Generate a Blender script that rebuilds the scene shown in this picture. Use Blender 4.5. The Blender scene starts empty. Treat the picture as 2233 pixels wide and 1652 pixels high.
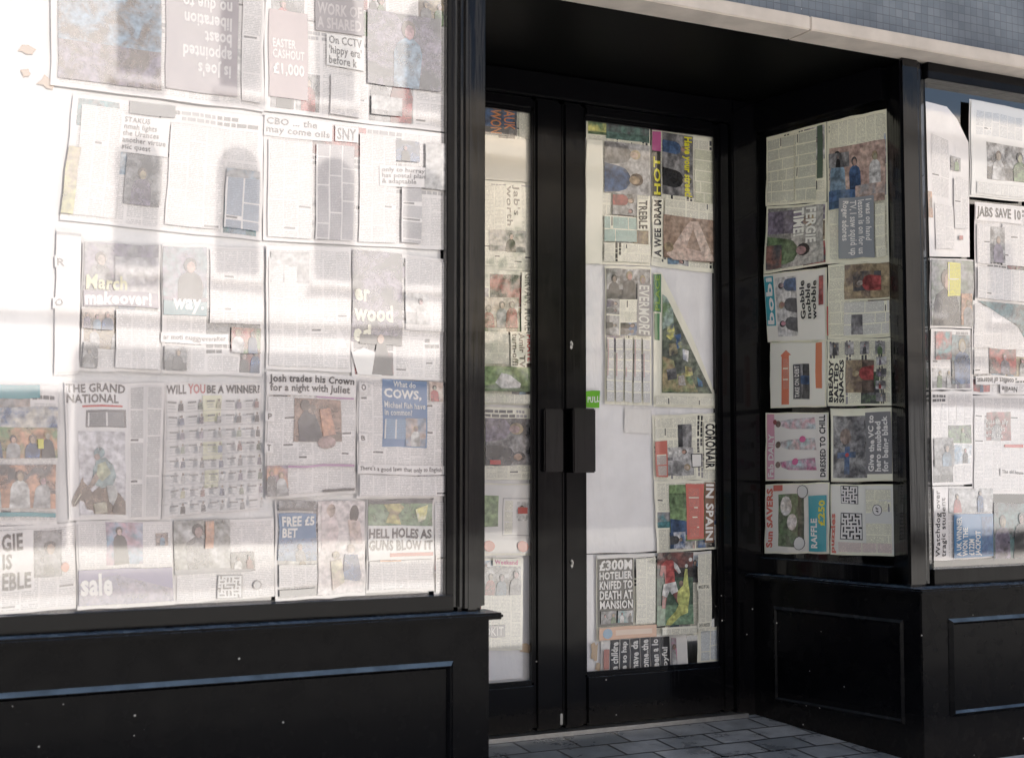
import bpy, math, random
from mathutils import Vector, Matrix, noise
import bmesh
C=bpy.context.scene.collection
rnd=random.Random(7)

# ------------------------------------------------------------------ materials
def newmat(name):
    m=bpy.data.materials.new(name);m.use_nodes=True
    nt=m.node_tree;nt.nodes.clear()
    o=nt.nodes.new('ShaderNodeOutputMaterial')
    return m,nt,o
def N(nt,t,**k):
    n=nt.nodes.new(t)
    for a,b in k.items(): setattr(n,a,b)
    return n
def bsdf(nt,o,col=(.5,.5,.5),rough=.5,**k):
    b=nt.nodes.new('ShaderNodeBsdfPrincipled')
    b.inputs['Base Color'].default_value=(*col,1);b.inputs['Roughness'].default_value=rough
    for a,v in k.items(): b.inputs[a.replace('_',' ')].default_value=v
    nt.links.new(b.outputs[0],o.inputs[0]);return b
def ramp(nt,src,p0,c0,p1,c1):
    r=nt.nodes.new('ShaderNodeValToRGB')
    r.color_ramp.elements[0].position=p0;r.color_ramp.elements[0].color=(*c0,1)
    r.color_ramp.elements[1].position=p1;r.color_ramp.elements[1].color=(*c1,1)
    nt.links.new(src,r.inputs[0]);return r
def objc(nt,scale=(1,1,1)):
    t=nt.nodes.new('ShaderNodeTexCoord');m=nt.nodes.new('ShaderNodeMapping')
    m.inputs['Scale'].default_value=scale
    nt.links.new(t.outputs['Object'],m.inputs[0]);return m.outputs[0]
def bump(nt,b,src,st,dist=.01):
    n=nt.nodes.new('ShaderNodeBump');n.inputs['Strength'].default_value=st;n.inputs['Distance'].default_value=dist
    nt.links.new(src,n.inputs['Height']);nt.links.new(n.outputs[0],b.inputs['Normal'])
def math_(nt,op,a,b=None):
    n=nt.nodes.new('ShaderNodeMath');n.operation=op
    for i,s in enumerate((a,b)):
        if s is None: continue
        if hasattr(s,'is_linked'): nt.links.new(s,n.inputs[i])
        else: n.inputs[i].default_value=s
    return n.outputs[0]
def mixc(nt,fac,a,b):
    n=nt.nodes.new('ShaderNodeMix');n.data_type='RGBA'
    for s,i in ((fac,0),(a,6),(b,7)):
        if hasattr(s,'is_linked'): nt.links.new(s,n.inputs[i])
        else: n.inputs[i].default_value=s if i==0 else (*s,1)
    return n.outputs[2]

def black_paint(name,spec,coat,r0,r1,bs,sky_sheen=(.17,.24,.32)):
    m,nt,o=newmat(name);b=bsdf(nt,o,(.003,.003,.004),.2,Specular_IOR_Level=spec)
    b.inputs['Coat Weight'].default_value=coat;b.inputs['Coat Roughness'].default_value=.05
    v=objc(nt,(1,1,.06));n=N(nt,'ShaderNodeTexNoise');n.inputs['Scale'].default_value=40;nt.links.new(v,n.inputs[0])
    v2=objc(nt,(1,1,1));n2=N(nt,'ShaderNodeTexNoise');n2.inputs['Scale'].default_value=4;nt.links.new(v2,n2.inputs[0])
    h=math_(nt,'ADD',math_(nt,'MULTIPLY',n.outputs[0],.6),math_(nt,'MULTIPLY',n2.outputs[0],1.2))
    bump(nt,b,h,bs,.006)
    vo=N(nt,'ShaderNodeTexVoronoi');vo.inputs['Scale'].default_value=17;nt.links.new(v2,vo.inputs[0])
    n3=N(nt,'ShaderNodeTexNoise');n3.inputs['Scale'].default_value=4.3;nt.links.new(v2,n3.inputs[0])
    sp=math_(nt,'LESS_THAN',vo.outputs['Distance'],.055)
    geo=N(nt,'ShaderNodeNewGeometry');sx=N(nt,'ShaderNodeSeparateXYZ');nt.links.new(geo.outputs['Position'],sx.inputs[0])
    low=math_(nt,'LESS_THAN',sx.outputs['Z'],.58)
    sp=math_(nt,'MULTIPLY',sp,math_(nt,'GREATER_THAN',n3.outputs[0],.5));sp=math_(nt,'MULTIPLY',sp,low)
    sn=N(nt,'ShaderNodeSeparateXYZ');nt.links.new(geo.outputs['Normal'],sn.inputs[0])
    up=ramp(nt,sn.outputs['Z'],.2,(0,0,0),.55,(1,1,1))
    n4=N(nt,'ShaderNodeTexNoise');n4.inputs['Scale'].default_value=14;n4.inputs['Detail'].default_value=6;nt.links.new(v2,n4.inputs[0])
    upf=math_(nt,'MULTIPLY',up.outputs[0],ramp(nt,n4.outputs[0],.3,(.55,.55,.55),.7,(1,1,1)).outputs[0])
    c=mixc(nt,upf,(.003,.003,.004),sky_sheen)  # blue-grey sky reflection painted into the base colour of upward-facing surfaces
    n5=N(nt,'ShaderNodeTexNoise');n5.inputs['Scale'].default_value=60;n5.inputs['Detail'].default_value=6;nt.links.new(v2,n5.inputs[0])
    foot=ramp(nt,sx.outputs['Z'],.0,(.35,.35,.35),.12,(0,0,0))
    c=mixc(nt,math_(nt,'MULTIPLY',foot.outputs[0],n5.outputs[0]),c,(.08,.07,.06))
    c=mixc(nt,sp,c,(.5,.48,.45))
    nt.links.new(c,b.inputs['Base Color'])
    r=ramp(nt,n4.outputs[0],.35,(r0,)*3,.75,(r1,)*3);nt.links.new(r.outputs[0],b.inputs['Roughness'])
    return m
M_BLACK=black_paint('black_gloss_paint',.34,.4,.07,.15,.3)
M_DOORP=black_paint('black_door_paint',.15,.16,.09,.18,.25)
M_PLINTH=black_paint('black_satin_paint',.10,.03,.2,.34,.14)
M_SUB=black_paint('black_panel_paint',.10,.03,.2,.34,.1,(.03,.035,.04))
def simple(name,col,rough=.5,noise_s=8,var=.25,bs=.1,**k):
    m,nt,o=newmat(name);b=bsdf(nt,o,col,rough,**k)
    v=objc(nt);n=N(nt,'ShaderNodeTexNoise');n.inputs['Scale'].default_value=noise_s;n.inputs['Detail'].default_value=8;nt.links.new(v,n.inputs[0])
    c=ramp(nt,n.outputs[0],.3,tuple(x*(1-var) for x in col),.7,tuple(min(1,x*(1+var)) for x in col))
    nt.links.new(c.outputs[0],b.inputs['Base Color']);bump(nt,b,n.outputs[0],bs,.01);return m
M_CONC=simple('cast_stone',(.58,.52,.46),.8,9,.12,.1)
M_DARK=simple('dark_interior',(.02,.02,.022),.9)
M_SOFF=simple('black_satin_ceiling',(.003,.003,.003),.5,6,.2,.05,Specular_IOR_Level=.04)
M_STEEL=simple('brushed_steel',(.55,.55,.54),.35,40,.1,.05,Metallic=.9)
M_RENDER=simple('white_render',(.92,.89,.87),.9,3,.04,.1)
M_CREAM=simple('cream_render',(.88,.79,.66),.9,3,.1,.1)
M_BRICKR=simple('pale_stone',(.74,.70,.65),.9,4,.12,.1)
M_ASPH=simple('asphalt',(.09,.09,.092),.9,60,.3,.4)
M_SETT=simple('pale_road_setts',(.52,.50,.47),.9,30,.15,.3)
M_PAVE=simple('pale_granite_paving',(.80,.78,.73),.85,12,.08,.2)
M_BARK=simple('bark',(.11,.08,.06),.9,20,.3,.5)
M_DGLASS=simple('dark_window_glass',(.03,.035,.04),.08,3,.1,.0)
M_BLIND=simple('window_blind',(.42,.41,.41),.6,2,.2,.0)
M_SHOP=simple('painted_shopfront',(.27,.25,.25),.5,2,.3,.05)
M_RUB=simple('rubber',(.02,.02,.02),.8)
M_VAN=simple('white_van_paint',(.88,.88,.88),.25,3,.03,.0)
def leafmat():
    m,nt,o=newmat('leaves');b=bsdf(nt,o,(.06,.12,.03),.6)
    oi=N(nt,'ShaderNodeTexCoord');n=N(nt,'ShaderNodeTexNoise');n.inputs['Scale'].default_value=3;nt.links.new(oi.outputs['Object'],n.inputs[0])
    c=ramp(nt,n.outputs[0],.35,(.035,.08,.02),.7,(.12,.18,.05));nt.links.new(c.outputs[0],b.inputs['Base Color']);return m
M_LEAF=leafmat()
def mosaic():
    m,nt,o=newmat('blue_grey_mosaic');b=bsdf(nt,o,(.2,.25,.32),.3)
    t=N(nt,'ShaderNodeTexCoord');s=N(nt,'ShaderNodeSeparateXYZ');c=N(nt,'ShaderNodeCombineXYZ')
    nt.links.new(t.outputs['Object'],s.inputs[0]);nt.links.new(s.outputs[0],c.inputs[0]);nt.links.new(s.outputs[2],c.inputs[1])
    br=N(nt,'ShaderNodeTexBrick',offset=0.0,squash=1.0)
    br.inputs['Scale'].default_value=1;br.inputs['Brick Width'].default_value=.034;br.inputs['Row Height'].default_value=.034
    br.inputs['Mortar Size'].default_value=.0018;br.inputs['Mortar Smooth'].default_value=.4;br.inputs['Bias'].default_value=-.1
    br.inputs['Color1'].default_value=(.17,.195,.225,1);br.inputs['Color2'].default_value=(.225,.25,.28,1);br.inputs['Mortar'].default_value=(.125,.14,.16,1)
    nt.links.new(c.outputs[0],br.inputs[0])
    n=N(nt,'ShaderNodeTexNoise');n.inputs['Scale'].default_value=3;n.inputs['Detail'].default_value=7;nt.links.new(c.outputs[0],n.inputs[0])
    d=ramp(nt,n.outputs[0],.35,(.75,.75,.76),.7,(1.2,1.2,1.18))
    mm=N(nt,'ShaderNodeMix',data_type='RGBA',blend_type='MULTIPLY');mm.inputs[0].default_value=1
    nt.links.new(br.outputs[0],mm.inputs[6]);nt.links.new(d.outputs[0],mm.inputs[7])
    vo=N(nt,'ShaderNodeTexVoronoi');vo.inputs['Scale'].default_value=14;nt.links.new(c.outputs[0],vo.inputs[0])
    cc=mixc(nt,math_(nt,'LESS_THAN',vo.outputs['Distance'],.03),mm.outputs[2],(.6,.6,.6))
    nt.links.new(cc,b.inputs['Base Color'])
    inv=math_(nt,'SUBTRACT',1.0,br.outputs[1]);bump(nt,b,math_(nt,'ADD',inv,math_(nt,'MULTIPLY',n.outputs[0],.8)),.4,.003);return m
M_MOS=mosaic()
def tiles():
    m,nt,o=newmat('slate_floor_tiles');b=bsdf(nt,o,(.1,.1,.1),.35)
    v=objc(nt);br=N(nt,'ShaderNodeTexBrick',offset=.5,squash=1.0)
    br.inputs['Scale'].default_value=1;br.inputs['Brick Width'].default_value=.23;br.inputs['Row Height'].default_value=.155
    br.inputs['Mortar Size'].default_value=.007;br.inputs['Mortar Smooth'].default_value=.25;br.inputs['Bias'].default_value=.0
    br.inputs['Color1'].default_value=(.20,.22,.235,1);br.inputs['Color2'].default_value=(.42,.435,.445,1);br.inputs['Mortar'].default_value=(.055,.055,.057,1)
    nt.links.new(v,br.inputs[0])
    n=N(nt,'ShaderNodeTexNoise');n.inputs['Scale'].default_value=3.2;n.inputs['Detail'].default_value=12;n.inputs['Roughness'].default_value=.72;nt.links.new(v,n.inputs[0])
    d=ramp(nt,n.outputs[0],.34,(.55,.56,.57),.66,(1.75,1.75,1.72))
    mm=N(nt,'ShaderNodeMix',data_type='RGBA',blend_type='MULTIPLY');mm.inputs[0].default_value=1
    nt.links.new(br.outputs[0],mm.inputs[6]);nt.links.new(d.outputs[0],mm.inputs[7])
    vo=N(nt,'ShaderNodeTexVoronoi');vo.inputs['Scale'].default_value=26;nt.links.new(v,vo.inputs[0])
    sp=math_(nt,'LESS_THAN',vo.outputs['Distance'],.06)
    n3=N(nt,'ShaderNodeTexNoise');n3.inputs['Scale'].default_value=4;nt.links.new(v,n3.inputs[0])
    sp=math_(nt,'MULTIPLY',sp,math_(nt,'GREATER_THAN',n3.outputs[0],.55))
    c=mixc(nt,sp,mm.outputs[2],(.8,.78,.75));nt.links.new(c,b.inputs['Base Color'])
    r=ramp(nt,n.outputs[0],.3,(.15,.15,.15),.7,(.5,.5,.5));nt.links.new(r.outputs[0],b.inputs['Roughness'])
    bump(nt,b,math_(nt,'SUBTRACT',math_(nt,'MULTIPLY',n.outputs[0],.4),math_(nt,'MULTIPLY',br.outputs[1],2.0)),.5,.005);return m
M_TILE=tiles()
def glosslayer(nt,base_out,o,R,nrm=None):
    """smooth window-glass reflection layered over a surface"""
    g=N(nt,'ShaderNodeBsdfGlossy');g.inputs['Roughness'].default_value=.03;g.inputs['Color'].default_value=(1,.985,.97,1)
    lw=N(nt,'ShaderNodeFresnel');lw.inputs[0].default_value=1.5
    f=math_(nt,'ADD',lw.outputs[0],R-.04)
    mx=N(nt,'ShaderNodeMixShader');nt.links.new(f,mx.inputs[0]);nt.links.new(base_out,mx.inputs[1]);nt.links.new(g.outputs[0],mx.inputs[2])
    geo=N(nt,'ShaderNodeNewGeometry');n=N(nt,'ShaderNodeTexNoise');n.inputs['Scale'].default_value=1.6;nt.links.new(geo.outputs['Position'],n.inputs[0])
    bp=N(nt,'ShaderNodeBump');bp.inputs['Strength'].default_value=.05;bp.inputs['Distance'].default_value=.01
    nt.links.new(n.outputs[0],bp.inputs['Height'])
    if nrm:
        cc=N(nt,'ShaderNodeCombineXYZ')
        for i in range(3):cc.inputs[i].default_value=nrm[i]
        nt.links.new(cc.outputs[0],bp.inputs['Normal']);nt.links.new(cc.outputs[0],lw.inputs['Normal'])
    nt.links.new(bp.outputs[0],g.inputs['Normal'])
    nt.links.new(mx.outputs[0],o.inputs[0])
def glass(name,R):
    m,nt,o=newmat(name)
    t=N(nt,'ShaderNodeBsdfTransparent');t.inputs[0].default_value=(.97,.98,.97,1)
    glosslayer(nt,t.outputs[0],o,R);return m
RA,RE,RD,RS,RL=.37,.24,.10,.05,.26
M_GA=glass('shop_window_glass',RA);M_GE=glass('shop_window_glass_clear',RE);M_GD=glass('door_glass',RD);M_GS=glass('side_window_glass',RS)

def attr(nt,n):
    a=N(nt,'ShaderNodeAttribute',attribute_name=n);return a.outputs['Color']
def paper_mats(R,nrm):
    out=[]
    def crease(nt,b,uv):
        # soft folds and crumples in the sheet
        mp=N(nt,'ShaderNodeMapping');mp.inputs['Scale'].default_value=(1,.35,1);nt.links.new(uv,mp.inputs[0])
        a=N(nt,'ShaderNodeTexNoise');a.inputs['Scale'].default_value=11;a.inputs['Detail'].default_value=4;a.inputs['Distortion'].default_value=.6;nt.links.new(mp.outputs[0],a.inputs[0])
        bump(nt,b,a.outputs[0],.9,.014)
    m,nt,o=newmat('newsprint_paper');b=bsdf(nt,o,(.8,.8,.8),.75,Specular_IOR_Level=.1)
    uv=N(nt,'ShaderNodeTexCoord').outputs['UV']
    n=N(nt,'ShaderNodeTexNoise');n.inputs['Scale'].default_value=9;n.inputs['Detail'].default_value=6;nt.links.new(uv,n.inputs[0])
    d=ramp(nt,n.outputs[0],.3,(.91,.91,.91),.65,(1,1,1))
    mm=N(nt,'ShaderNodeMix',data_type='RGBA',blend_type='MULTIPLY');mm.inputs[0].default_value=1
    nt.links.new(attr(nt,'ColA'),mm.inputs[6]);nt.links.new(d.outputs[0],mm.inputs[7]);nt.links.new(mm.outputs[2],b.inputs['Base Color'])
    crease(nt,b,uv);out.append(m);glosslayer(nt,b.outputs[0],o,R,nrm)
    m,nt,o=newmat('newsprint_body_text');b=bsdf(nt,o,(.8,.8,.8),.75,Specular_IOR_Level=.1)
    uv=N(nt,'ShaderNodeTexCoord').outputs['UV'];s=N(nt,'ShaderNodeSeparateXYZ');nt.links.new(uv,s.inputs[0])
    ln=math_(nt,'DIVIDE',s.outputs[1],.0054);fl=math_(nt,'FLOOR',ln);fr=math_(nt,'FRACT',ln)
    line=math_(nt,'GREATER_THAN',fr,.4)
    c=N(nt,'ShaderNodeCombineXYZ');nt.links.new(math_(nt,'MULTIPLY',s.outputs[0],260),c.inputs[0]);nt.links.new(math_(nt,'MULTIPLY',fl,5.37),c.inputs[1])
    n=N(nt,'ShaderNodeTexNoise');n.inputs['Scale'].default_value=1;n.inputs['Detail'].default_value=1;nt.links.new(c.outputs[0],n.inputs[0])
    w=ramp(nt,n.outputs[0],.36,(0,0,0),.46,(1,1,1))
    ink=math_(nt,'MULTIPLY',math_(nt,'MULTIPLY',line,w.outputs[0]),.46)
    nt.links.new(mixc(nt,ink,attr(nt,'ColA'),attr(nt,'ColB')),b.inputs['Base Color']);crease(nt,b,uv);out.append(m);glosslayer(nt,b.outputs[0],o,R,nrm)
    m,nt,o=newmat('newsprint_photo');b=bsdf(nt,o,(.8,.8,.8),.6,Specular_IOR_Level=.1)
    uv=N(nt,'ShaderNodeTexCoord').outputs['UV']
    n=N(nt,'ShaderNodeTexNoise');n.inputs['Scale'].default_value=16;n.inputs['Detail'].default_value=6;n.inputs['Roughness'].default_value=.6;n.inputs['Distortion'].default_value=.4;nt.links.new(uv,n.inputs[0])
    f=ramp(nt,n.outputs[0],.40,(0,0,0),.60,(1,1,1))
    n2=N(nt,'ShaderNodeTexNoise');n2.inputs['Scale'].default_value=50;n2.inputs['Detail'].default_value=5;nt.links.new(uv,n2.inputs[0])
    base=mixc(nt,f.outputs[0],attr(nt,'ColA'),attr(nt,'ColB'))
    d=ramp(nt,n2.outputs[0],.35,(.55,.55,.55),.65,(1.3,1.3,1.3))
    mm=N(nt,'ShaderNodeMix',data_type='RGBA',blend_type='MULTIPLY');mm.inputs[0].default_value=.85
    nt.links.new(base,mm.inputs[6]);nt.links.new(d.outputs[0],mm.inputs[7]);nt.links.new(mm.outputs[2],b.inputs['Base Color']);crease(nt,b,uv);out.append(m);glosslayer(nt,b.outputs[0],o,R,nrm)
    m,nt,o=newmat('newsprint_ink');b=bsdf(nt,o,(.8,.8,.8),.6,Specular_IOR_Level=.1);nt.links.new(attr(nt,'ColA'),b.inputs['Base Color']);out.append(m);glosslayer(nt,b.outputs[0],o,R,nrm)
    return out
PMS={'A':paper_mats(RA,(0,-1,0)),'E':paper_mats(RE,(0,-1,0)),'D':paper_mats(RD,(0,-1,0)),'L':paper_mats(RL,(0,-1,0)),'S':paper_mats(RS,(-.987,-.161,0))}

# ------------------------------------------------------------------ helpers
def link(o,parent=None):
    C.objects.link(o)
    if parent is not None:
        o.parent=parent;o.matrix_parent_inverse=Matrix.Translation(-parent.location)
    return o
def empty(name,loc,label,cat,group=None):
    e=bpy.data.objects.new(name,None);e.location=loc;e.empty_display_size=.1;C.objects.link(e)
    e['label']=label;e['category']=cat
    if group:e['group']=group
    return e
def top(o,label,cat,group=None):
    o['label']=label;o['category']=cat
    if group:o['group']=group
def subpart(name,loc,parent):
    e=bpy.data.objects.new(name,None);e.location=(0,0,0);link(e,parent);return e
def obj_bm(name,bm,mat,parent=None,recenter=False):
    bmesh.ops.recalc_face_normals(bm,faces=bm.faces[:])
    me=bpy.data.meshes.new(name);bm.to_mesh(me);bm.free()
    me.materials.append(mat)
    o=bpy.data.objects.new(name,me)
    return link(o,parent)
class W:
    def __init__(s,o,u,n): s.o=Vector((*o,0));s.u=Vector((*u,0)).normalized();s.n=Vector((*n,0)).normalized()
    def p(s,u,n,z): return s.o+s.u*u+s.n*n+Vector((0,0,z))
WX=W((0,0),(1,0),(0,1))
def addbox(bm,w,u0,u1,n0,n1,z0,z1,bev=.003):
    vs=[bm.verts.new(w.p(u,n,z)) for z in (z0,z1) for n in (n0,n1) for u in (u0,u1)]
    fs=[(0,1,3,2),(4,6,7,5),(0,4,5,1),(2,3,7,6),(0,2,6,4),(1,5,7,3)]
    F=[bm.faces.new([vs[i] for i in f]) for f in fs]
    if bev:
        es=list({e for f in F for e in f.edges})
        bmesh.ops.bevel(bm,geom=es,offset=bev,segments=2,affect='EDGES')
def boxes(name,w,L,mat,parent=None,bev=.003,recenter=False):
    bm=bmesh.new()
    for b in L: addbox(bm,w,*b,bev=bev)
    return obj_bm(name,bm,mat,parent,recenter)
def addpoly(bm,pts,z0,z1,bev=.003):
    a=[bm.verts.new((x,y,z0)) for x,y in pts];b=[bm.verts.new((x,y,z1)) for x,y in pts];n=len(pts)
    F=[bm.faces.new(a[::-1]),bm.faces.new(b)]+[bm.faces.new((a[i],a[(i+1)%n],b[(i+1)%n],b[i])) for i in range(n)]
    if bev: bmesh.ops.bevel(bm,geom=list({e for f in F for e in f.edges}),offset=bev,segments=2,affect='EDGES')
def polyprism(name,pts,z0,z1,mat,parent=None,bev=.003):
    bm=bmesh.new();addpoly(bm,pts,z0,z1,bev);return obj_bm(name,bm,mat,parent)
def moulding(name,w,u0,u1,z0,z1,n0,parent,wd=.024,h=.017,mat=None):
    bm=bmesh.new()
    prof=[(0,0),(.0,h*.15),(wd*.55,h),(wd*.65,h),(wd,h*.2),(wd,0)]
    cor=[(u0,z0,1,1),(u1,z0,-1,1),(u1,z1,-1,-1),(u0,z1,1,-1)]
    rings=[[bm.verts.new(w.p(u+sx*d,n0+hh,z+sz*d)) for d,hh in prof] for u,z,sx,sz in cor]
    for i in range(4):
        a=rings[i];b=rings[(i+1)%4]
        for k in range(len(prof)-1): bm.faces.new((a[k],b[k],b[k+1],a[k+1]))
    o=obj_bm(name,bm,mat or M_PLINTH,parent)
    me=o.data
    nsum=sum((p.normal.dot(w.n)*p.area) for p in me.polygons)
    if nsum<0: me.flip_normals()
    return o
def quadglass(name,w,u0,u1,z0,z1,n,mat,parent):
    me=bpy.data.meshes.new(name)
    me.from_pydata([w.p(u0,n,z0),w.p(u1,n,z0),w.p(u1,n,z1),w.p(u0,n,z1)],[],[(0,1,2,3)])
    me.materials.append(mat);return link(bpy.data.objects.new(name,me),parent)

# ------------------------------------------------------------------ shop building
WF=W((0,4.15),(1,0),(0,-1));WDR=W((0,5.045),(1,0),(0,-1))
WSD=W((3.81,5.055),(.161,-.987),(-.987,-.161));WPL=W((3.745,5.05),(.1765,-.984),(-.984,-.1765))
shop=empty('shop_building',(3,4.2,-.08),'black painted shopfront with recessed double doors under mosaic wall','shop')
Z0=-.09;HT=3.14;LT=2.792
boxes('upper_wall',WX,[(-3,12,4.14,4.5,LT+.002,HT)],M_MOS,shop,bev=0)
boxes('rear_wall',WX,[(-3,12,8.8,9,-.09,HT)],M_DARK,shop,bev=0)
boxes('gable_wall',WX,[(-3,-2.8,4.5,8.8,-.09,HT)],M_DARK,shop,bev=0)
boxes('gable_wall',WX,[(11.8,12,4.5,8.8,-.09,HT)],M_DARK,shop,bev=0)
boxes('roof',WX,[(-3,12,4.5,8.8,HT-.2,HT-.02)],M_DARK,shop,bev=0)
boxes('interior_ceiling',WX,[(-2.8,11.8,4.5,8.8,2.82,2.86)],M_DARK,shop,bev=0)
bs=[-3,-.6,1.2,3.335,5.6,8,12]
for i in range(6): boxes('stone_ledge',WX,[(bs[i]+.0015,bs[i+1]-.0015,4.05,4.19,2.738,LT)],M_CONC,shop,bev=.004)
boxes('recess_ceiling',WX,[(1.9,4.0,4.192,5.1,2.742,2.80)],M_SOFF,shop,bev=0)
win=subpart('window',None,shop)
boxes('frame',WF,[(-2.9,1.90,-.07,.0,.614,.668),(-2.9,1.90,-.07,-.002,2.69,2.737),(1.876,1.905,-.07,-.012,.667,2.691)],M_DOORP,win)
quadglass('glass',WF,-2.9,1.90,.64,2.70,-.062,M_GA,win)
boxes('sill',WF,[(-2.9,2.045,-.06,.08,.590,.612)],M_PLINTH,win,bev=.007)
bm=bmesh.new();addbox(bm,WF,1.905,2.02,-.14,0,.612,2.737,.016)
addbox(bm,WF,1.935,1.990,-.001,.013,.612,2.737,.012)
obj_bm('post',bm,M_BLACK,shop)
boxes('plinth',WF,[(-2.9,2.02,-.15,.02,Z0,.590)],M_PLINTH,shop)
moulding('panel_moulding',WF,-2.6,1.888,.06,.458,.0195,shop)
polyprism('recess_wall',[(1.93,4.29),(2.0,4.29),(1.96,5.1),(1.90,5.1)],Z0,2.74,M_BLACK,shop)
boxes('door_frame',WDR,[(3.662,3.80,-.04,.045,-.02,2.737),(1.96,3.664,-.05,.04,2.632,2.737)],M_DOORP,shop,.006)
boxes('threshold',WDR,[(1.96,3.70,-.05,.075,-.03,.008)],M_STEEL,shop)
def door(x0,x1,g0,g1,gb):
    d=subpart('door',None,shop)
    boxes('leaf_frame',WDR,[(x0,g0,-.045,.03,.012,2.628),(g1,x1,-.045,.03,.012,2.628),(g0-.001,g1+.001,-.044,.028,.012,gb),(g0-.001,g1+.001,-.044,.028,2.575,2.628)],M_DOORP,d,bev=.012)
    e=.011
    boxes('glazing_bead',WDR,[(g0,g0+e,.0,.016,gb,2.575),(g1-e,g1,.0,.016,gb,2.575),(g0+e-.001,g1-e+.001,.0,.015,gb,gb+e),(g0+e-.001,g1-e+.001,.0,.015,2.575-e,2.575)],M_DOORP,d,bev=.002)
    quadglass('glass',WDR,g0-.002,g1+.002,gb-.002,2.577,-.036,M_GD,d)
    return d
d1=door(1.965,2.795,2.03,2.664,.206)
d2=door(2.799,3.658,2.904,3.594,.222)
boxes('handle',WDR,[(2.695,2.785,.03,.055,1.065,1.325)],M_BLACK,d1,bev=.005)
boxes('handle',WDR,[(2.805,2.912,.03,.10,1.062,1.328)],M_BLACK,d2,bev=.005)
for z in (1.595,.685):
    bm=bmesh.new();addbox(bm,WDR,2.828,2.838,.03,.036,z-.018,z+.018,.004);addbox(bm,WDR,2.830,2.836,.036,.044,z-.004,z+.010,.002)
    obj_bm('keyhole',bm,M_STEEL,d2)
boxes('bolt',WDR,[(2.775,2.787,.03,.037,.03,.075)],M_STEEL,d1,.002)
sw=subpart('window',None,shop)
boxes('frame',WSD,[(-.04,.77,-.02,.045,.614,.682),(-.04,.02,-.02,.044,.680,2.737),(.019,.77,-.02,.04,2.60,2.737)],M_DOORP,sw)
quadglass('glass',WSD,.01,.80,.67,2.62,-.016,M_GS,sw)
polyprism('post',[(3.870,4.15),(3.972,4.15),(4.03,4.185),(4.03,4.3),(3.975,4.325),(3.930,4.305)],.612,2.737,M_BLACK,shop,.012)
rw=subpart('window',None,shop)
boxes('frame',WF,[(4.01,6.4,-.07,-.01,.614,.678),(4.022,6.4,-.07,-.005,2.668,2.736),(4.015,4.032,-.07,-.03,.676,2.67)],M_DOORP,rw)
quadglass('glass',WF,4.0,6.4,.66,2.70,-.062,M_GE,rw)
boxes('post',WF,[(6.4,6.55,-.14,0,.612,2.737)],M_BLACK,shop)
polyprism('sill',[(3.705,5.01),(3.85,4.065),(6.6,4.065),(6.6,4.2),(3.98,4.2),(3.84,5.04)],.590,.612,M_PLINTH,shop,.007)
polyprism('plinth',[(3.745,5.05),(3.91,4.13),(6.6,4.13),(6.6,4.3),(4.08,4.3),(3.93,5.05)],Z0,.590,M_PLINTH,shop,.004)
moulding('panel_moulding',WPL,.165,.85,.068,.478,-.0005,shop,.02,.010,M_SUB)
moulding('panel_moulding',WF,4.05,6.4,.098,.484,.0195,shop)
boxes('end_wall',WX,[(6.6,12,4.16,4.4,-.09,2.738)],M_BRICKR,shop,bev=0)

# ------------------------------------------------------------------ ground
def sheet_plane(name,x0,x1,y0,y1,z,mat):
    me=bpy.data.meshes.new(name)
    me.from_pydata([(x0,y0,z),(x1,y0,z),(x1,y1,z),(x0,y1,z)],[],[(0,1,2,3)]);me.materials.append(mat)
    o=bpy.data.objects.new(name,me);C.objects.link(o);o['kind']='structure';return o
sheet_plane('ground',-300,300,-300,300,-.26,M_ASPH)
sheet_plane('road',-60,60,-8.5,-4.6,-.21,M_SETT)
o=boxes('pavement',WX,[(-60,60,-4.5,4.16,-.24,-.085)],M_PAVE,None,0);o['kind']='structure'
o=boxes('kerb',WX,[(-60,60,-4.62,-4.5,-.26,-.083)],M_CONC,None,.01);o['kind']='structure'
o=boxes('pavement',WX,[(-60,60,-11.6,-8.5,-.24,-.085)],M_PAVE,None,0);o['kind']='structure'
me=bpy.data.meshes.new('tiled_floor')
me.from_pydata([(1.9,4.10,-.075),(3.95,4.10,-.075),(3.84,5.08,0),(1.9,5.08,0)],[],[(0,1,2,3)]);me.materials.append(M_TILE)
o=bpy.data.objects.new('tiled_floor',me);C.objects.link(o);o['kind']='structure'

# ------------------------------------------------------------------ newspapers
k=(.025,.025,.03);w_=(.90,.88,.85);r=(.62,.05,.045);y=(.78,.72,.05);b_=(.05,.16,.40);lb=(.22,.42,.62);g=(.17,.32,.10);t_=(.04,.33,.38)
pk=(.78,.14,.36);og=(.82,.32,.12);sk=(.70,.46,.35);gy=(.36,.35,.36);lg=(.62,.61,.61);br=(.21,.14,.10);pu=(.30,.24,.36);cr=(.78,.70,.58);gd=(.5,.36,.15);dg=(.10,.10,.11)
PAL=[(gy,lg),(dg,lg),(b_,lg),(sk,br),(g,dg),(lb,w_),(r,dg),(gd,br),(pu,lg),(dg,gy),(gy,sk),(t_,gy),(lg,dg),(gy,w_)]
GRP='newspaper sheets taped inside the shop windows'
def soft(c,m):
    L=.3*c[0]+.59*c[1]+.11*c[2]
    f=.32 if m==2 else .10
    a=.02 if m==2 else .012
    return tuple((v*(1-f)+L*f)*.95+a for v in c)
textcache={}
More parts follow.
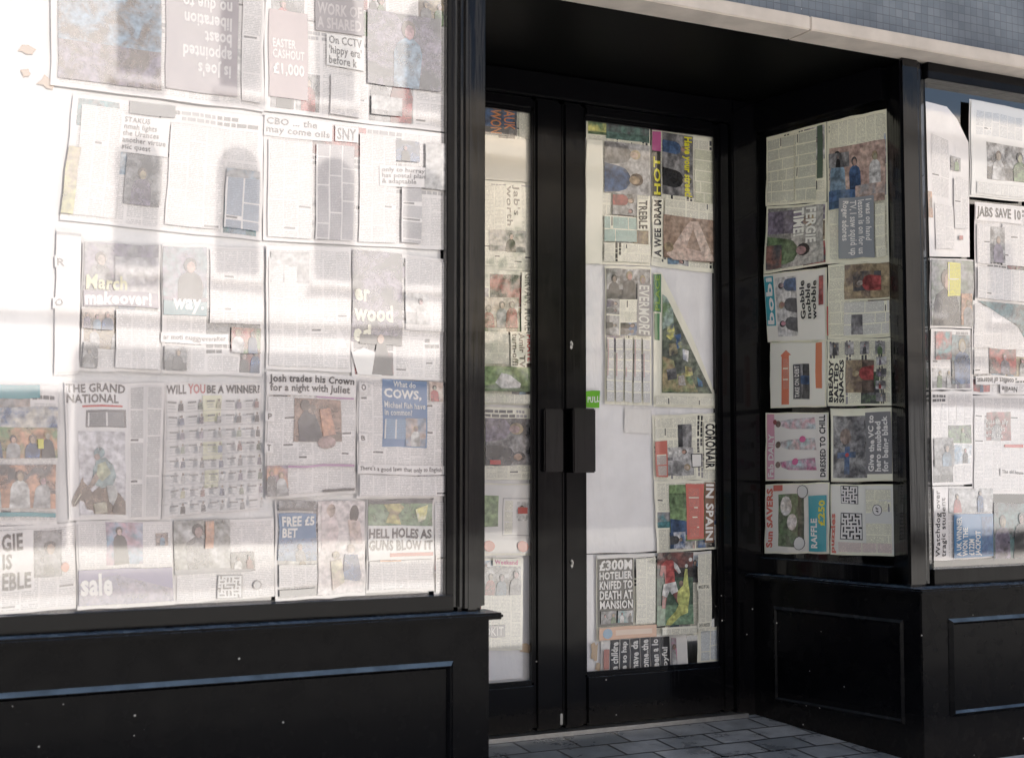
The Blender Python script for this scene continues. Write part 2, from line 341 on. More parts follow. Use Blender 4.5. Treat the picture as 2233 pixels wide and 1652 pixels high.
def textmesh(s,bold):
    key=(s,bold)
    if key in textcache:return textcache[key]
    c=bpy.data.curves.new('t','FONT');c.body=s;c.size=1;c.resolution_u=2;c.offset=bold*.8+.012;c.space_line=.9;c.space_character=1.06;c.fill_mode='FRONT'
    o=bpy.data.objects.new('t',c);C.objects.link(o);bpy.context.view_layer.update()
    me=bpy.data.meshes.new_from_object(o.evaluated_get(bpy.context.evaluated_depsgraph_get()))
    V=[(v.co.x,v.co.y) for v in me.vertices];F=[tuple(p.vertices) for p in me.polygons]
    bpy.data.objects.remove(o);bpy.data.meshes.remove(me);bpy.data.curves.remove(c)
    x0=min(v[0] for v in V);x1=max(v[0] for v in V);y0=min(v[1] for v in V);y1=max(v[1] for v in V)
    V=[((a-x0)/(x1-x0),1-(b-y0)/(y1-y0)) for a,b in V]
    textcache[key]=(V,F);return V,F
def newell(P):
    n=Vector((0,0,0))
    for i in range(len(P)): n+=P[i].cross(P[(i+1)%len(P)])
    return n
class Page:
    def __init__(s,wl,quad,seed,base=w_,n0=0,wr=.0026,mats='A'):
        s.w=wl;s.q=[(a/1000,b/1000) for a,b in quad];s.r=random.Random(seed);s.seed=seed*3.7;s.base=base;s.n0=n0;s.wr=wr;s.mats=mats
        TL,TR,BR,BL=s.q;s.W=math.dist(TL,TR);s.H=math.dist(TL,BL)
        s.V=[];s.F=[];s.M=[];s.UV=[];s.A=[];s.B=[];s.L=0
    def pt(s,fx,fy,off):
        TL,TR,BR,BL=s.q
        u=(TL[0]*(1-fx)+TR[0]*fx)*(1-fy)+(BL[0]*(1-fx)+BR[0]*fx)*fy
        z=(TL[1]*(1-fx)+TR[1]*fx)*(1-fy)+(BL[1]*(1-fx)+BR[1]*fx)*fy
        wv=s.wr*noise.noise((u*5,z*5,s.seed))
        e=.005*noise.noise((fx*4,fy*4,s.seed+9));e2=.005*noise.noise((fx*4,fy*4,s.seed+29))
        return s.w.p(u+e,s.n0+off+wv,z+e2)
    def fr(s,f,a,b):
        x0,y0,x1,y1,rot=f
        if rot==0:return x0+a*(x1-x0),y0+b*(y1-y0)
        if rot==90:return x0+b*(x1-x0),y1-a*(y1-y0)
        if rot==-90:return x1-b*(x1-x0),y0+a*(y1-y0)
        return x1-a*(x1-x0),y1-b*(y1-y0)
    def dims(s,f):
        dx=abs(f[2]-f[0])*s.W;dy=abs(f[3]-f[1])*s.H
        return (dy,dx) if f[4] in(90,-90) else (dx,dy)
    def face(s,pts,uvs,mat,cA,cB):
        o=pts[0]
        if newell([p-o for p in pts]).dot(s.w.n)<0: pts=pts[::-1];uvs=uvs[::-1]
        i=len(s.V);s.V+=pts;s.F.append(tuple(range(i,i+len(pts))));s.M.append(mat)
        if mat>=2: cA=soft(cA,mat);cB=soft(cB,mat)
        for uv in uvs:s.UV.append(uv);s.A.append(cA);s.B.append(cB)
    def off(s): return .0006+s.L*.00035
    def rect(s,f,a0,b0,a1,b1,mat,cA,cB=None,cell=.07):
        cB=cB or cA;Wc,Hc=s.dims(f);nx=max(1,math.ceil(abs(a1-a0)*Wc/cell));ny=max(1,math.ceil(abs(b1-b0)*Hc/cell))
        ox,oy=(s.r.uniform(0,50),s.r.uniform(0,50)) if mat!=1 else (s.r.uniform(0,5),0)
        of=s.off()
        for i in range(nx):
            for j in range(ny):
                P=[(a0+(a1-a0)*(i+di)/nx,b0+(b1-b0)*(j+dj)/ny) for di,dj in((0,0),(0,1),(1,1),(1,0))]
                s.face([s.pt(*s.fr(f,*p),of) for p in P],[(p[0]*Wc+ox,p[1]*Hc+oy) for p in P],mat,cA,cB)
    def poly(s,f,P,mat,cA,cB=None):
        Wc,Hc=s.dims(f);ox=s.r.uniform(0,50)
        s.face([s.pt(*s.fr(f,*p),s.off()+.0004) for p in P],[(p[0]*Wc+ox,p[1]*Hc) for p in P],mat,cA,cB or cA)
    def ell(s,f,cx,cy,rx,ry,mat,cA,cB=None,n=12):
        s.poly(f,[(cx+rx*math.cos(i*6.2832/n),cy+ry*math.sin(i*6.2832/n)) for i in range(n)],mat,cA,cB)
    def text(s,f,txt,col,bold=.02):
        V,F=textmesh(txt,bold);of=s.off();i=len(s.V)
        s.V+=[s.pt(*s.fr(f,a,b),of) for a,b in V]
        tot=0
        for q in F[:20]:
            o=s.V[i+q[0]];tot+=newell([s.V[i+x]-o for x in q]).dot(s.w.n)
        fl=tot<0
        for q in F:
            q=q[::-1] if fl else q
            s.F.append(tuple(i+x for x in q));s.M.append(3)
            for _ in q:s.UV.append((0,0));s.A.append(col);s.B.append(col)
    def cols(s,f,tint=None):
        Wc,Hc=s.dims(f);nc=max(1,round(Wc/.047));cw=1/nc;gut=.005/Wc if Wc>0 else 0
        for i in range(nc):
            b=0
            while b<.995:
                h=s.r.uniform(.035,.13)/Hc;e=min(1,b+h)
                ink=s.r.choice([.10,.16,.22])
                s.rect(f,i*cw+gut,b,(i+1)*cw,e,1,tint or s.base,(ink,ink,ink*1.05),cell=.2)
                if s.r.random()<.25 and e+.012/Hc<1:
                    s.rect(f,i*cw+gut,e+.003/Hc,i*cw+gut+(cw-gut)*s.r.uniform(.5,.95),e+.009/Hc,3,dg,cell=.2);e+=.01/Hc
                b=e+.004/Hc
    def bars(s,f,n,col=None):
        col=col or s.r.choice([dg,dg,k,gy])
        for j in range(n):
            a=0
            while a<.92:
                ww=s.r.uniform(.1,.3);e=min(a+ww,1)
                s.rect(f,a,(j+.15)/n,e,(j+.8)/n,3,col,cell=.3);a=e+.035
                if s.r.random()<.12:break
    def photo(s,f,cA,cB,nf=0):
        s.rect(f,0,0,1,1,2,cA,cB);Wc,Hc=s.dims(f)
        s.L+=1
        if s.r.random()<.5:
            s.rect(f,0,s.r.uniform(.55,.8),1,1,2,tuple(c*.5 for c in cA),cA)
            s.L+=1
        for i in range(nf):
            cx=(i+.5+s.r.uniform(-.15,.15))/nf;rh=s.r.uniform(.09,.14);ry=rh;rx=min(rh*Hc/Wc*.8,.4/nf);hy=s.r.uniform(.22,.4)
            c=s.r.choice([dg,r,b_,lg,w_,gy,g,pu,k,lb,dg,gy]);sw=min(rx*2.2,.5/nf)
            c2=tuple(x*.4 for x in c)
            sk2=tuple(x*s.r.uniform(.6,1.1) for x in sk)
            s.poly(f,[(max(0,cx-sw*.3),hy+ry*.8),(min(1,cx+sw*.3),hy+ry*.8),(min(1,cx+sw*.8),hy+ry*1.5),(min(1,cx+sw),hy+ry*2.6),(min(1,cx+sw*s.r.uniform(.8,1.3)),1),(max(0,cx-sw*s.r.uniform(.8,1.3)),1),(max(0,cx-sw),hy+ry*2.5),(max(0,cx-sw*.8),hy+ry*1.5)],2,c,c2)
            s.L+=1
            hc=s.r.choice([k,br,dg,gd]);s.ell(f,cx,hy-ry*.2,rx*1.12,ry*1.08,2,hc,tuple(x*.6 for x in hc));s.L+=1
            s.ell(f,cx+rx*.12,hy+ry*.12,rx*.74,ry*.86,2,sk2,tuple(x*.6 for x in sk2));s.L+=1
    def mixed(s,f,depth=0):
        Wc,Hc=s.dims(f)
        if depth<5 and max(Wc,Hc)>.15 and not(depth>2 and s.r.random()<.15):
            t=s.r.uniform(.35,.65);gp=.006
            x0,y0,x1,y1,rot=f
            if (x1-x0)*s.W>(y1-y0)*s.H:
                m=x0+(x1-x0)*t;gx=gp/2/s.W;s.mixed((x0,y0,m-gx,y1,rot),depth+1);s.mixed((m+gx,y0,x1,y1,rot),depth+1)
            else:
                m=y0+(y1-y0)*t;gx=gp/2/s.H;s.mixed((x0,y0,x1,m-gx,rot),depth+1);s.mixed((x0,m+gx,x1,y1,rot),depth+1)
            return
        q=s.r.random()
        if q<.25:
            a,b=s.r.choice(PAL);L=s.L;s.photo(f,a,b,s.r.choice([0,1,1,2]));s.L=L
        elif q<.6:
            h=min(.4,.035/Hc);F=lambda a0,b0,a1,b1:(*sorted2(s.fr(f,a0,b0),s.fr(f,a1,b1)),f[4])
            s.bars(F(0,0,1,h),2);s.cols(F(0,h+.03,1,1))
        else: s.cols(f)
    def build(s,items,label,outline=None,mixrot=0,cat='newspaper',name='newspaper_sheet',group=GRP,fill=True):
        full=(0,0,1,1,0)
        if outline:
            s.L=0;s.face([s.pt(a,b,0) for a,b in outline],[(a*s.W+s.seed,b*s.H) for a,b in outline],0,s.base,s.base)
            s.L=2
        else:
            s.L=-1.7;s.rect(full,0,0,1,1,0,s.base)
        s.L=max(s.L,0)
        if fill and not outline: s.mixed((.03,.03,.97,.97,mixrot))
        s.L=10 if fill and not outline else 3
        for it in items:
            s.L+=1;c=it[0]
            if c=='T':s.L-=1;s.rect((*it[1:5],0),0,0,1,1,0,s.base);s.L+=1;s.cols(it[1:6],*(it[6:7]))
            elif c=='P':s.photo(it[1:6],it[6],it[7],it[8] if len(it)>8 else 0)
            elif c=='B':s.rect((*it[1:5],0),0,0,1,1,3,it[5])
            elif c=='H':
                f=it[1:6];txt=it[6];col=it[7];bg=it[8] if len(it)>8 else s.base;bold=it[9] if len(it)>9 else .02
                if bg!='x':
                    px=.008/s.W;py=.006/s.H
                    s.rect((f[0]-px,f[1]-py,f[2]+px,f[3]+py,0),0,0,1,1,0 if bg==s.base else 3,bg);s.L+=2
                s.L+=1
                s.text(f,txt,col,bold)
            elif c=='E':s.ell(full,it[1],it[2],it[3],it[4],3,it[5])
            elif c=='Q':s.ell(full,it[1],it[2],it[3],it[4],2,it[5],it[6])
            elif c=='G':s.poly(full,it[1],3,it[2])
            elif c=='GP':s.poly(full,it[1],2,it[2],it[3])
            elif c=='X':
                f=(*it[1:5],0);n=it[5];s.rect(f,-.04,-.04,1.04,1.04,3,dg,cell=.3);s.L+=1;s.rect(f,0,0,1,1,3,w_);s.L+=1
                for i in range(n):
                    for j in range(n):
                        i2,j2=(i,j) if (i,j)<(n-1-i,n-1-j) else (n-1-i,n-1-j)
                        hsh=((i2*73+j2*151+int(s.seed))%17)<4
                        if (i%2==1 and j%2==1) or ((i+j)%2==1 and hsh): s.rect(f,i/n,j/n,(i+1)/n,(j+1)/n,3,k,cell=1)
            elif c=='M':
                s.L-=1;s.rect((*it[1:5],0),0,0,1,1,0,s.base);s.L+=1;s.mixed(it[1:6],2);s.L+=3
        xs=Vector((0,0,0))
        for v in s.V:xs+=v
        xs/=len(s.V);xs.z=min(v.z for v in s.V)
        me=bpy.data.meshes.new(name);me.from_pydata([v-xs for v in s.V],[],s.F)
        for m in PMS[s.mats]:me.materials.append(m)
        me.polygons.foreach_set('material_index',s.M)
        uv=me.uv_layers.new(name='UVMap');uv.data.foreach_set('uv',[c for p in s.UV for c in p])
        for nm,D in(('ColA',s.A),('ColB',s.B)):
            a=me.color_attributes.new(nm,'FLOAT_COLOR','CORNER');a.data.foreach_set('color',[c for p in D for c in(*p,1)])
        me.update()
        o=bpy.data.objects.new(name,me);o.location=xs;C.objects.link(o);top(o,label,cat,group);return o
def sorted2(a,b): return min(a[0],b[0]),min(a[1],b[1]),max(a[0],b[0]),max(a[1],b[1])
WA=W((0,4.19),(1,0),(0,-1));WD=W((0,5.06),(1,0),(0,-1));WS=WSD
pa=(.89,.85,.84);pd=(.97,.95,.81);ps=(.98,.97,.78)
seed=[10]
def S(wl,q,items,label,base=None,n0=None,**kw):
    seed[0]+=1;v=[float(x) for x in q.replace(',',' ').split()];quad=[(v[i],v[i+1]) for i in range(0,8,2)]
    base=base or {WA:pa,WD:pd,WS:ps}[wl]
    mt={WA:'A' if v[0]<3000 else 'E',WD:'L' if v[0]<2700 else 'D',WS:'S'}[wl]
    return Page(wl,quad,seed[0],base,n0=(seed[0]%3)*.0012 if n0 is None else n0,mats=mt).build(items,label,**kw)
# ---- left window
S(WA,"595,2690 1246,2690 1251,2210 603,2217",[('P',.03,.3,.5,.93,0,lb,br,0),('P',.03,.7,.5,.95,0,br,pu,0),('B',.52,.2,.87,.93,(.30,.25,.29)),('H',.6,.3,.84,.82,180,"is Joe's\nappointed\nboast\nliberation\nno due to",(.75,.72,.72),'x'),('T',.89,.2,.98,.95,0)],'newspaper spread with landscape photo and upside-down headline')
S(WA,"1249,2690 1893,2690 1894,2215 1254,2215",[('B',.02,.3,.22,.9,(.45,.32,.34)),('H',.04,.5,.2,.64,0,"EASTER\nCASHOUT",w_,'x'),('H',.04,.67,.2,.76,0,"£1,000",w_,'x',.03),('B',.26,.12,.52,.4,(.28,.24,.27)),('H',.27,.2,.51,.38,0,"WORK OF\nA SHARED",(.6,.55,.56),'x'),('H',.33,.43,.51,.63,0,"On CCTV\n'hippy era'\nbefore k",k,w_,.0),('P',.54,.2,.95,.72,0,dg,pu,1),('T',.34,.7,.5,.97,0),('P',.56,.8,.73,.93,0,gy,lg)],'newspaper spread with cash advert and grey photo')
S(WA,"669,2197 1252,2195 1249,1800 637,1816",[('T',.05,.08,.26,.95,0),('B',.28,.0,.52,.1,(.09,.1,.12)),('H',.26,.13,.48,.40,0,"STAKUS\nnmah lights\nthe Urances\nanother virtue\nstic quest",k,pa,.0),('P',.29,.42,.47,.82,0,gy,dg,1),('T',.5,.15,.78,.95,0),('P',.8,.45,.98,.93,0,lb,gy,0),('T',.8,.52,.98,.93,0,(.36,.42,.52)),('P',.0,.42,.06,.95,0,y,gd)],'newspaper spread with serif headline column and yellow edge')
S(WA,"1254,2207 1894,2211 1890,1816 1252,1800",[('H',.01,.03,.34,.16,0,"CBO ... the\nmay come oils",dg,pa,.0),('H',.38,.05,.48,.15,0,"SNY",dg,pa,.0),('T',.27,.2,.47,.97,0,(.5,.47,.5)),('T',.02,.2,.25,.97,0),('T',.5,.08,.7,.97,0),('P',.7,.1,.83,.28,0,b_,dg,1),('H',.62,.34,.86,.48,0,"only to hurray\nhas postal plan\n& adaptable",dg,pa,.0),('T',.73,.5,.84,.96,0,(.5,.48,.5)),('P',.86,.1,.98,.5,0,lg,gy)],'newspaper spread of dense columns with small blue photo')
S(WA,"704,1755 933,1762 940,1368 704,1373",[('P',.02,.0,.97,.49,0,pu,gy,2),('P',.4,.1,.97,.49,0,(.4,.36,.42),lg,0),('B',.02,.37,.97,.49,(.2,.16,.24)),('H',.05,.25,.55,.36,0,"March",(.8,.76,.45),'x',.02),('H',.04,.37,.88,.48,0,"makeover!",w_,'x',.04),('P',.0,.51,.4,.67,0,sk,dg,3),('T',.42,.52,.97,.97,0),('P',.02,.78,.2,.97,0,dg,lg,1)],'newspaper page with makeover headline over purple photo')
S(WA,"936,1769 1256,1774 1254,1370 942,1371",[('P',.01,.02,.43,.55,0,pu,(.2,.35,.4),1),('B',.01,.44,.43,.55,(.05,.25,.3)),('H',.1,.42,.4,.54,0,"way.",w_,'x',.03),('T',.46,.03,.98,.6,0),('H',.01,.7,.63,.75,0,"ar moti nuggyeverafter",k,pa,.0),('P',.68,.63,.97,.82,0,g,r,2),('P',.02,.79,.24,.97,0,dg,lg,1)],'newspaper page with teal strip photo and green picture')
S(WA,"1264,1786 1547,1799 1550,1393 1268,1395",[('T',.03,.1,.97,.97,0),('P',.05,.05,.5,.3,0,lg,gy,0)],'plain newspaper page of grey text columns')
S(WA,"1550,1792 1890,1785 1891,1372 1553,1378",[('P',.0,.0,.52,.72,0,pu,dg,0),('H',.01,.3,.42,.72,0,"er\nwood\ned",(.82,.8,.62),'x',.04),('T',.55,.03,.97,.6,0),('B',.08,.66,.52,.73,k),('G',[(.05,.97),(.0,.8),(.12,.76),(.28,.8),(.3,.98)],w_),('G',[(.25,.72),(.33,.68),(.42,.97),(.2,.97)],k),('E',.29,.69,.035,.035,sk),('P',.55,.3,.8,.55,0,lg,w_,1)],'newspaper page with large dark figure and pale headline')
S(WA,"627,1788 698,1786 702,1364 630,1357",[('B',0,.02,1,.98,pa),('B',0,.02,1,.04,gy),('H',.05,.2,.35,.25,0,"R",k,pa,.0),('H',.0,.48,.3,.53,0,"O",k,pa,.0)],'narrow pale newspaper strip with single letters')
S(WA,"659,1338 951,1343 946,932 680,934",[('B',.02,.02,.98,.98,(.86,.83,.83)),('H',.01,.01,.6,.15,0,"THE GRAND\nNATIONAL",k,'x',.022),('B',.16,.165,.58,.18,r),('B',.2,.2,.61,.33,(.16,.16,.17)),('T',.22,.22,.59,.32,0,(.3,.3,.31)),('T',.64,.03,.79,.98,0,(.66,.64,.64)),('T',.82,.03,.97,.98,0,(.66,.64,.64)),
 ('P',.12,.36,.6,.96,0,(.74,.71,.76),(.60,.57,.63),0),
 ('GP',[(.27,.955),(.24,.88),(.25,.80),(.32,.76),(.42,.76),(.54,.81),(.60,.87),(.6,.96)],(.30,.19,.12),(.14,.08,.05)),
 ('GP',[(.26,.80),(.22,.76),(.16,.72),(.155,.69),(.135,.705),(.12,.74),(.07,.80),(.03,.86),(.04,.895),(.08,.89),(.13,.85),(.17,.86),(.20,.92),(.26,.93)],(.36,.23,.15),(.18,.11,.07)),
 ('G',[(.06,.872),(.13,.80),(.138,.806),(.068,.878)],(.62,.6,.45)),
 ('GP',[(.26,.74),(.25,.64),(.30,.56),(.38,.55),(.46,.60),(.50,.68),(.47,.75),(.36,.77)],(.34,.50,.50),(.14,.26,.28)),
 ('GP',[(.30,.60),(.38,.58),(.44,.66),(.36,.72),(.29,.69)],(.64,.64,.34),(.36,.42,.24)),
 ('GP',[(.28,.66),(.22,.74),(.19,.76),(.21,.785),(.27,.75),(.32,.7)],(.55,.36,.26),(.3,.2,.15)),
 ('Q',.325,.515,.055,.040,(.25,.42,.46),(.12,.24,.28)),('Q',.30,.545,.03,.024,(.58,.40,.32),(.35,.22,.18)),
 ('GP',[(.40,.75),(.50,.75),(.52,.83),(.47,.90),(.43,.87)],(.80,.79,.76),(.5,.5,.48)),
 ('G',[(.47,.90),(.52,.89),(.51,.95),(.46,.95)],(.08,.06,.05)),('GP',[(.27,.88),(.40,.87),(.41,.95),(.28,.955)],(.62,.56,.36),(.4,.34,.22))],'horse racing newspaper page with jockey on horse photo',fill=False)
it=[('B',.02,.02,.98,.98,(.87,.84,.83)),('H',.02,.02,.21,.085,0,"WILL",k,'x',.022),('H',.225,.015,.415,.085,0,"YOU",(.55,.18,.18),'x',.03),('H',.43,.02,.98,.085,0,"BE A WINNER?",k,'x',.022),('B',.38,.1,.58,.3,(.86,.84,.6)),('B',.4,.45,.6,.58,(.86,.84,.62)),('B',.42,.66,.56,.8,(.86,.84,.62))]
rr=random.Random(3)
for j in range(8):
    yy=.12+j*.109
    it.append(('B',.02,yy+.095,.98,yy+.099,(.5,.48,.48)))
    for i in range(5):
        xx=.03+i*.195
        c=rr.choice([(.25,.28,.4),(.5,.25,.22),(.3,.36,.26),dg,gy,(.65,.6,.35),lg,(.35,.3,.38)]);it+=[('Q',xx+.13,yy+.02,.011,.012,(.5,.38,.3),br),('GP',[(xx+.11,yy+.033),(xx+.15,yy+.033),(xx+.155,yy+.085),(xx+.105,yy+.085)],c,tuple(v*.6 for v in c)),('B',xx,yy+.02,xx+.085,yy+.032,(.22,.21,.21)),('B',xx,yy+.05,xx+.07,yy+.056,(.5,.48,.48)),('B',xx,yy+.07,xx+.08,yy+.076,(.5,.48,.48))]
S(WA,"954,1346 1257,1354 1255,955 953,932",it,'racing newspaper page with grid of small jockey figures',fill=False,n0=-.006)
S(WA,"1268,1390 1566,1382 1569,1004 1270,991",[('T',.02,.2,.98,.97,0),('H',.03,.02,.97,.17,0,"Josh trades his Crown\nfor a night with Juliet",k,pa,.02),('B',.55,.185,.97,.2,(.5,.25,.45)),('P',.3,.21,.83,.56,0,(.3,.16,.1),(.55,.3,.2),0),('GP',[(.36,.56),(.34,.4),(.42,.3),(.52,.32),(.58,.42),(.62,.56)],(.07,.06,.09),dg),('Q',.5,.3,.05,.045,sk,br),('Q',.42,.27,.055,.05,br,k),('Q',.66,.57,.1,.055,(.55,.3,.28),br),('GP',[(.58,.3),(.7,.28),(.76,.5),(.62,.52)],(.5,.2,.12),og),('P',.01,.75,.24,.98,0,pu,og,2),('B',.24,.75,.97,.77,(.5,.25,.45)),('B',.62,.955,.97,.975,k),('H',.01,.33,.05,.38,0,"P",k,pa,.01),('H',.01,.58,.05,.63,0,"T",k,pa,.01)],'newspaper page with theatre couple photo and two-line headline')
S(WA,"1569,1379 1893,1368 1893,984 1572,988",[('T',.02,.03,.98,.72,0),('B',.27,.0,.76,.57,(.09,.22,.45)),('H',.38,.015,.64,.06,0,"What do",w_,'x',.01),('H',.29,.08,.7,.17,0,"COWS,",w_,'x',.03),('H',.29,.19,.74,.3,0,"Michael Fish have\nin common?",w_,'x',.01),('T',.29,.33,.52,.5,0,(.25,.4,.6)),('P',.52,.32,.74,.56,0,(.25,.35,.5),sk,1),('P',.78,.0,.93,.17,0,sk,cr,1),('H',.02,.735,.93,.785,0,"There's a good lawn that only to English",k,pa,.0),('T',.02,.81,.98,.98,0),('H',.03,.06,.08,.11,0,"O",k,pa,.01),('H',.03,.48,.07,.52,0,"B",k,pa,.01)],'newspaper page with tall blue advert and long headline')
S(WA,"440,1326 641,1328 647,919 440,926",[('B',.0,.0,.75,.1,t_),('P',.0,.16,1,.3,0,b_,cr,0),('P',.0,.3,1,.52,0,og,g,4),('P',.0,.57,.97,.88,0,og,dg,3),('B',.0,.91,.97,.94,t_),('B',.72,.38,.8,.45,y)],'colourful newspaper page of crowd photos with blue lines')
S(WA,"440,917 699,926 708,677 440,668",[('T',.02,.05,.98,.97,0),('H',.22,.08,.52,.72,0,"GIE\nIS\nEBLE",k,pa,.03),('P',.55,.06,.84,.6,0,dg,gy,1),('E',.88,.5,.045,.06,(.75,.25,.15))],'newspaper front page with cropped bold headline and grey photo')
S(WA,"699,932 982,927 992,675 708,672",[('T',.02,.03,.98,.55,0),('P',.3,.02,.68,.5,0,lb,(.6,.3,.4),1),('P',.82,.14,.95,.3,0,dg,sk,1),('B',.01,.55,.98,.95,(.20,.17,.38)),('GP',[(.01,.7),(.4,.62),(.98,.8),(.98,.95),(.01,.95)],(.17,.16,.34),(.36,.28,.42)),('H',.03,.6,.36,.84,0,"sale",w_,'x',.03)],'newspaper page with lavender sale advert banner')
S(WA,"985,927 1298,931 1305,686 992,678",[('T',.02,.1,.98,.97,0),('P',.0,.0,.55,.6,0,(.25,.24,.2),lg,1),('B',.0,.6,.75,.66,gy),('P',.55,.42,.79,.62,0,dg,gy,2),('X',.42,.70,.65,.97,13),('E',.82,.83,.045,.055,dg),('E',.82,.83,.035,.042,lg),('P',.3,.02,.38,.35,0,og,sk)],'newspaper page with crossword and landscape photo')
S(WA,"1302,982 1602,979 1604,679 1306,669",[('P',.46,.0,.98,.96,0,(.84,.72,.70),(.76,.63,.62),0),('GP',[(.5,.0),(.62,.0),(.7,.3),(.66,.55),(.5,.5)],(.76,.56,.55),(.84,.7,.68)),('Q',.60,.1,.05,.07,sk,br),('Q',.87,.14,.05,.1,br,k),('GP',[(.8,.2),(.93,.22),(.96,.45),(.82,.45)],(.7,.5,.48),sk),('Q',.82,.5,.045,.045,sk,br),('GP',[(.75,.56),(.90,.56),(.94,.78),(.92,.84),(.74,.82)],b_,(.08,.1,.3)),('Q',.66,.56,.04,.04,br,gd),('GP',[(.60,.62),(.72,.6),(.76,.85),(.62,.92)],(.7,.6,.3),sk),('B',.03,.12,.44,.6,(.06,.2,.42)),('P',.03,.38,.44,.6,0,b_,(.15,.3,.5),1),('H',.06,.15,.42,.36,0,"FREE £5\nBET",w_,'x',.03),('T',.04,.64,.44,.85,0),('B',.04,.88,.44,.95,dg),('P',.03,.0,.44,.1,0,dg,gy)],'tabloid page with blue betting advert and family photo')
S(WA,"1604,982 1843,979 1844,683 1606,685",[('P',.02,.0,.97,.28,0,g,(.25,.4,.2),0),('GP',[(.25,.03),(.42,.0),(.55,.08),(.45,.16),(.5,.27),(.28,.25),(.33,.14)],y,gd),('GP',[(.72,.1),(.9,.05),(.88,.2),(.76,.24)],y,w_),('B',.02,.0,.97,.04,dg),('T',.03,.66,.97,.97,0),('B',.02,.28,.98,.65,w_),('H',.03,.31,.97,.55,0,"HELL HOLES AS\nGUNS BLOW IT",(.10,.09,.09),'x',.035),('B',.34,.575,.97,.615,(.7,.2,.15)),('B',.2,.65,.5,.665,og)],'sports newspaper page with football photo and bold headline')
S(WA,"1844,986 1898,986 1899,666 1846,665",[('T',.05,.05,.95,.97,0)],'narrow folded newspaper strip of text')
# ---- right window
S(WA,"4040,2584 4277,2526 4266,1955 4041,1940",[('T',.1,.2,.5,.6,0),('P',.55,.3,.78,.4,0,dg,gy,1),('P',.0,.58,.1,.75,0,og,br),('T',.15,.65,.6,.95,0),('P',.72,.85,.82,.88,0,r,dg),('T',.62,.45,.95,.8,0)],'newspaper sheet with torn slanting top corner',outline=[(0,0),(.5,-.03),(.72,.02),(1,.16),(1,1),(.02,1)])
S(WA,"4280,2623 4620,2611 4607,2214 4271,2206",[('B',.02,.02,.98,.98,w_),('T',.1,.1,.9,.35,0,(.84,.84,.84)),('P',.28,.42,1,.8,0,dg,lg,2),('T',.1,.84,.9,.96,0)],'pale newspaper page with black and white group photo',base=w_)
S(WA,"4301,2189 4607,2194 4593,1769 4292,1775",[('H',.03,.04,.86,.17,0,"JABS SAVE 10",k,pa,.02),('T',.5,.2,.97,.62,0),('T',.03,.22,.27,.62,0),('P',.27,.24,.55,.6,0,lg,dg,1),('T',.03,.66,.97,.97,0,(.82,.8,.8))],'newspaper page with black serif vaccine headline')
S(WA,"4046,1936 4287,1945 4279,1657 4039,1649",[('P',.02,.02,.98,.97,0,(.2,.25,.18),gy,1),('B',.38,.06,.68,.54,y),('T',.4,.08,.66,.52,0,y),('P',.7,.5,.95,.95,0,og,dg,1)],'newspaper page with green photo and yellow box')
S(WA,"4272,1774 4593,1769 4581,1390 4261,1383",[('T',.03,.05,.97,.5,0),('GP',[(.1,.0),(1,.0),(1,.45),(.8,.25)],(.05,.22,.25),dg),('P',.3,.5,.78,.78,0,r,dg,1),('T',.03,.52,.28,.78,0),('H',.08,.82,.72,.88,180,"conflict of interest",k,pa,.01),('H',.5,.91,.78,.97,180,"Neville",k,pa,.01)],'upside-down newspaper page with red portrait photo')
S(WA,"4046,1647 4268,1653 4261,1402 4040,1397",[('P',.1,.05,.5,.5,0,t_,r,0),('P',.5,.1,.95,.9,0,(.2,.35,.4),dg,1)],'newspaper page with teal photographs')
S(WA,"4266,1380 4581,1387 4568,971 4255,978",[('T',.02,.03,.98,.97,0),('P',.23,.17,.68,.46,0,(.5,.08,.08),br,1),('H',.2,.24,.62,.44,0,"Russian ally\nwho lacks\nwins, tax",w_,'x',.0),('B',.55,.5,.9,.53,r),('H',.5,.76,.9,.8,0,"The old house",k,pa,.0)],'newspaper page with dark red photo and white caption')
S(WA,"4040,1393 4267,1398 4256,1014 4036,1011",[('P',.05,.5,.5,.8,0,gy,dg,1)],'newspaper page of mixed columns and grey photo')
S(WA,"4036,1008 4371,1005 4363,713 4035,710",[('H',.03,.05,.22,.95,90,"Watchdog over\ntragic student",k,pa,.0),('P',.25,.03,.98,.36,0,lg,gy,2),('B',.32,.38,.98,.98,(.06,.22,.45)),('P',.78,.42,.97,.95,90,b_,(.08,.25,.5),0),('H',.36,.42,.78,.96,90,"A UK WINNER\nWON THE\n£122M\nJACKPOT",w_,'x',.02)],'newspaper page with blue jackpot advert turned sideways')
S(WA,"4369,939 4566,931 4559,707 4363,707",[('P',.0,.0,1,1,0,(.1,.25,.25),dg,2)],'dark teal newspaper photo page')
for j,(z1,z0) in enumerate([(2610,2210),(2195,1780),(1772,1385),(1380,975),(965,700)]):
    for i in range(2):
        x=4625+i*335;S(WA,f"{x},{z1} {x+325},{z1+4} {x+322},{z0} {x},{z0-4}",[],'newspaper page of mixed columns and photos')
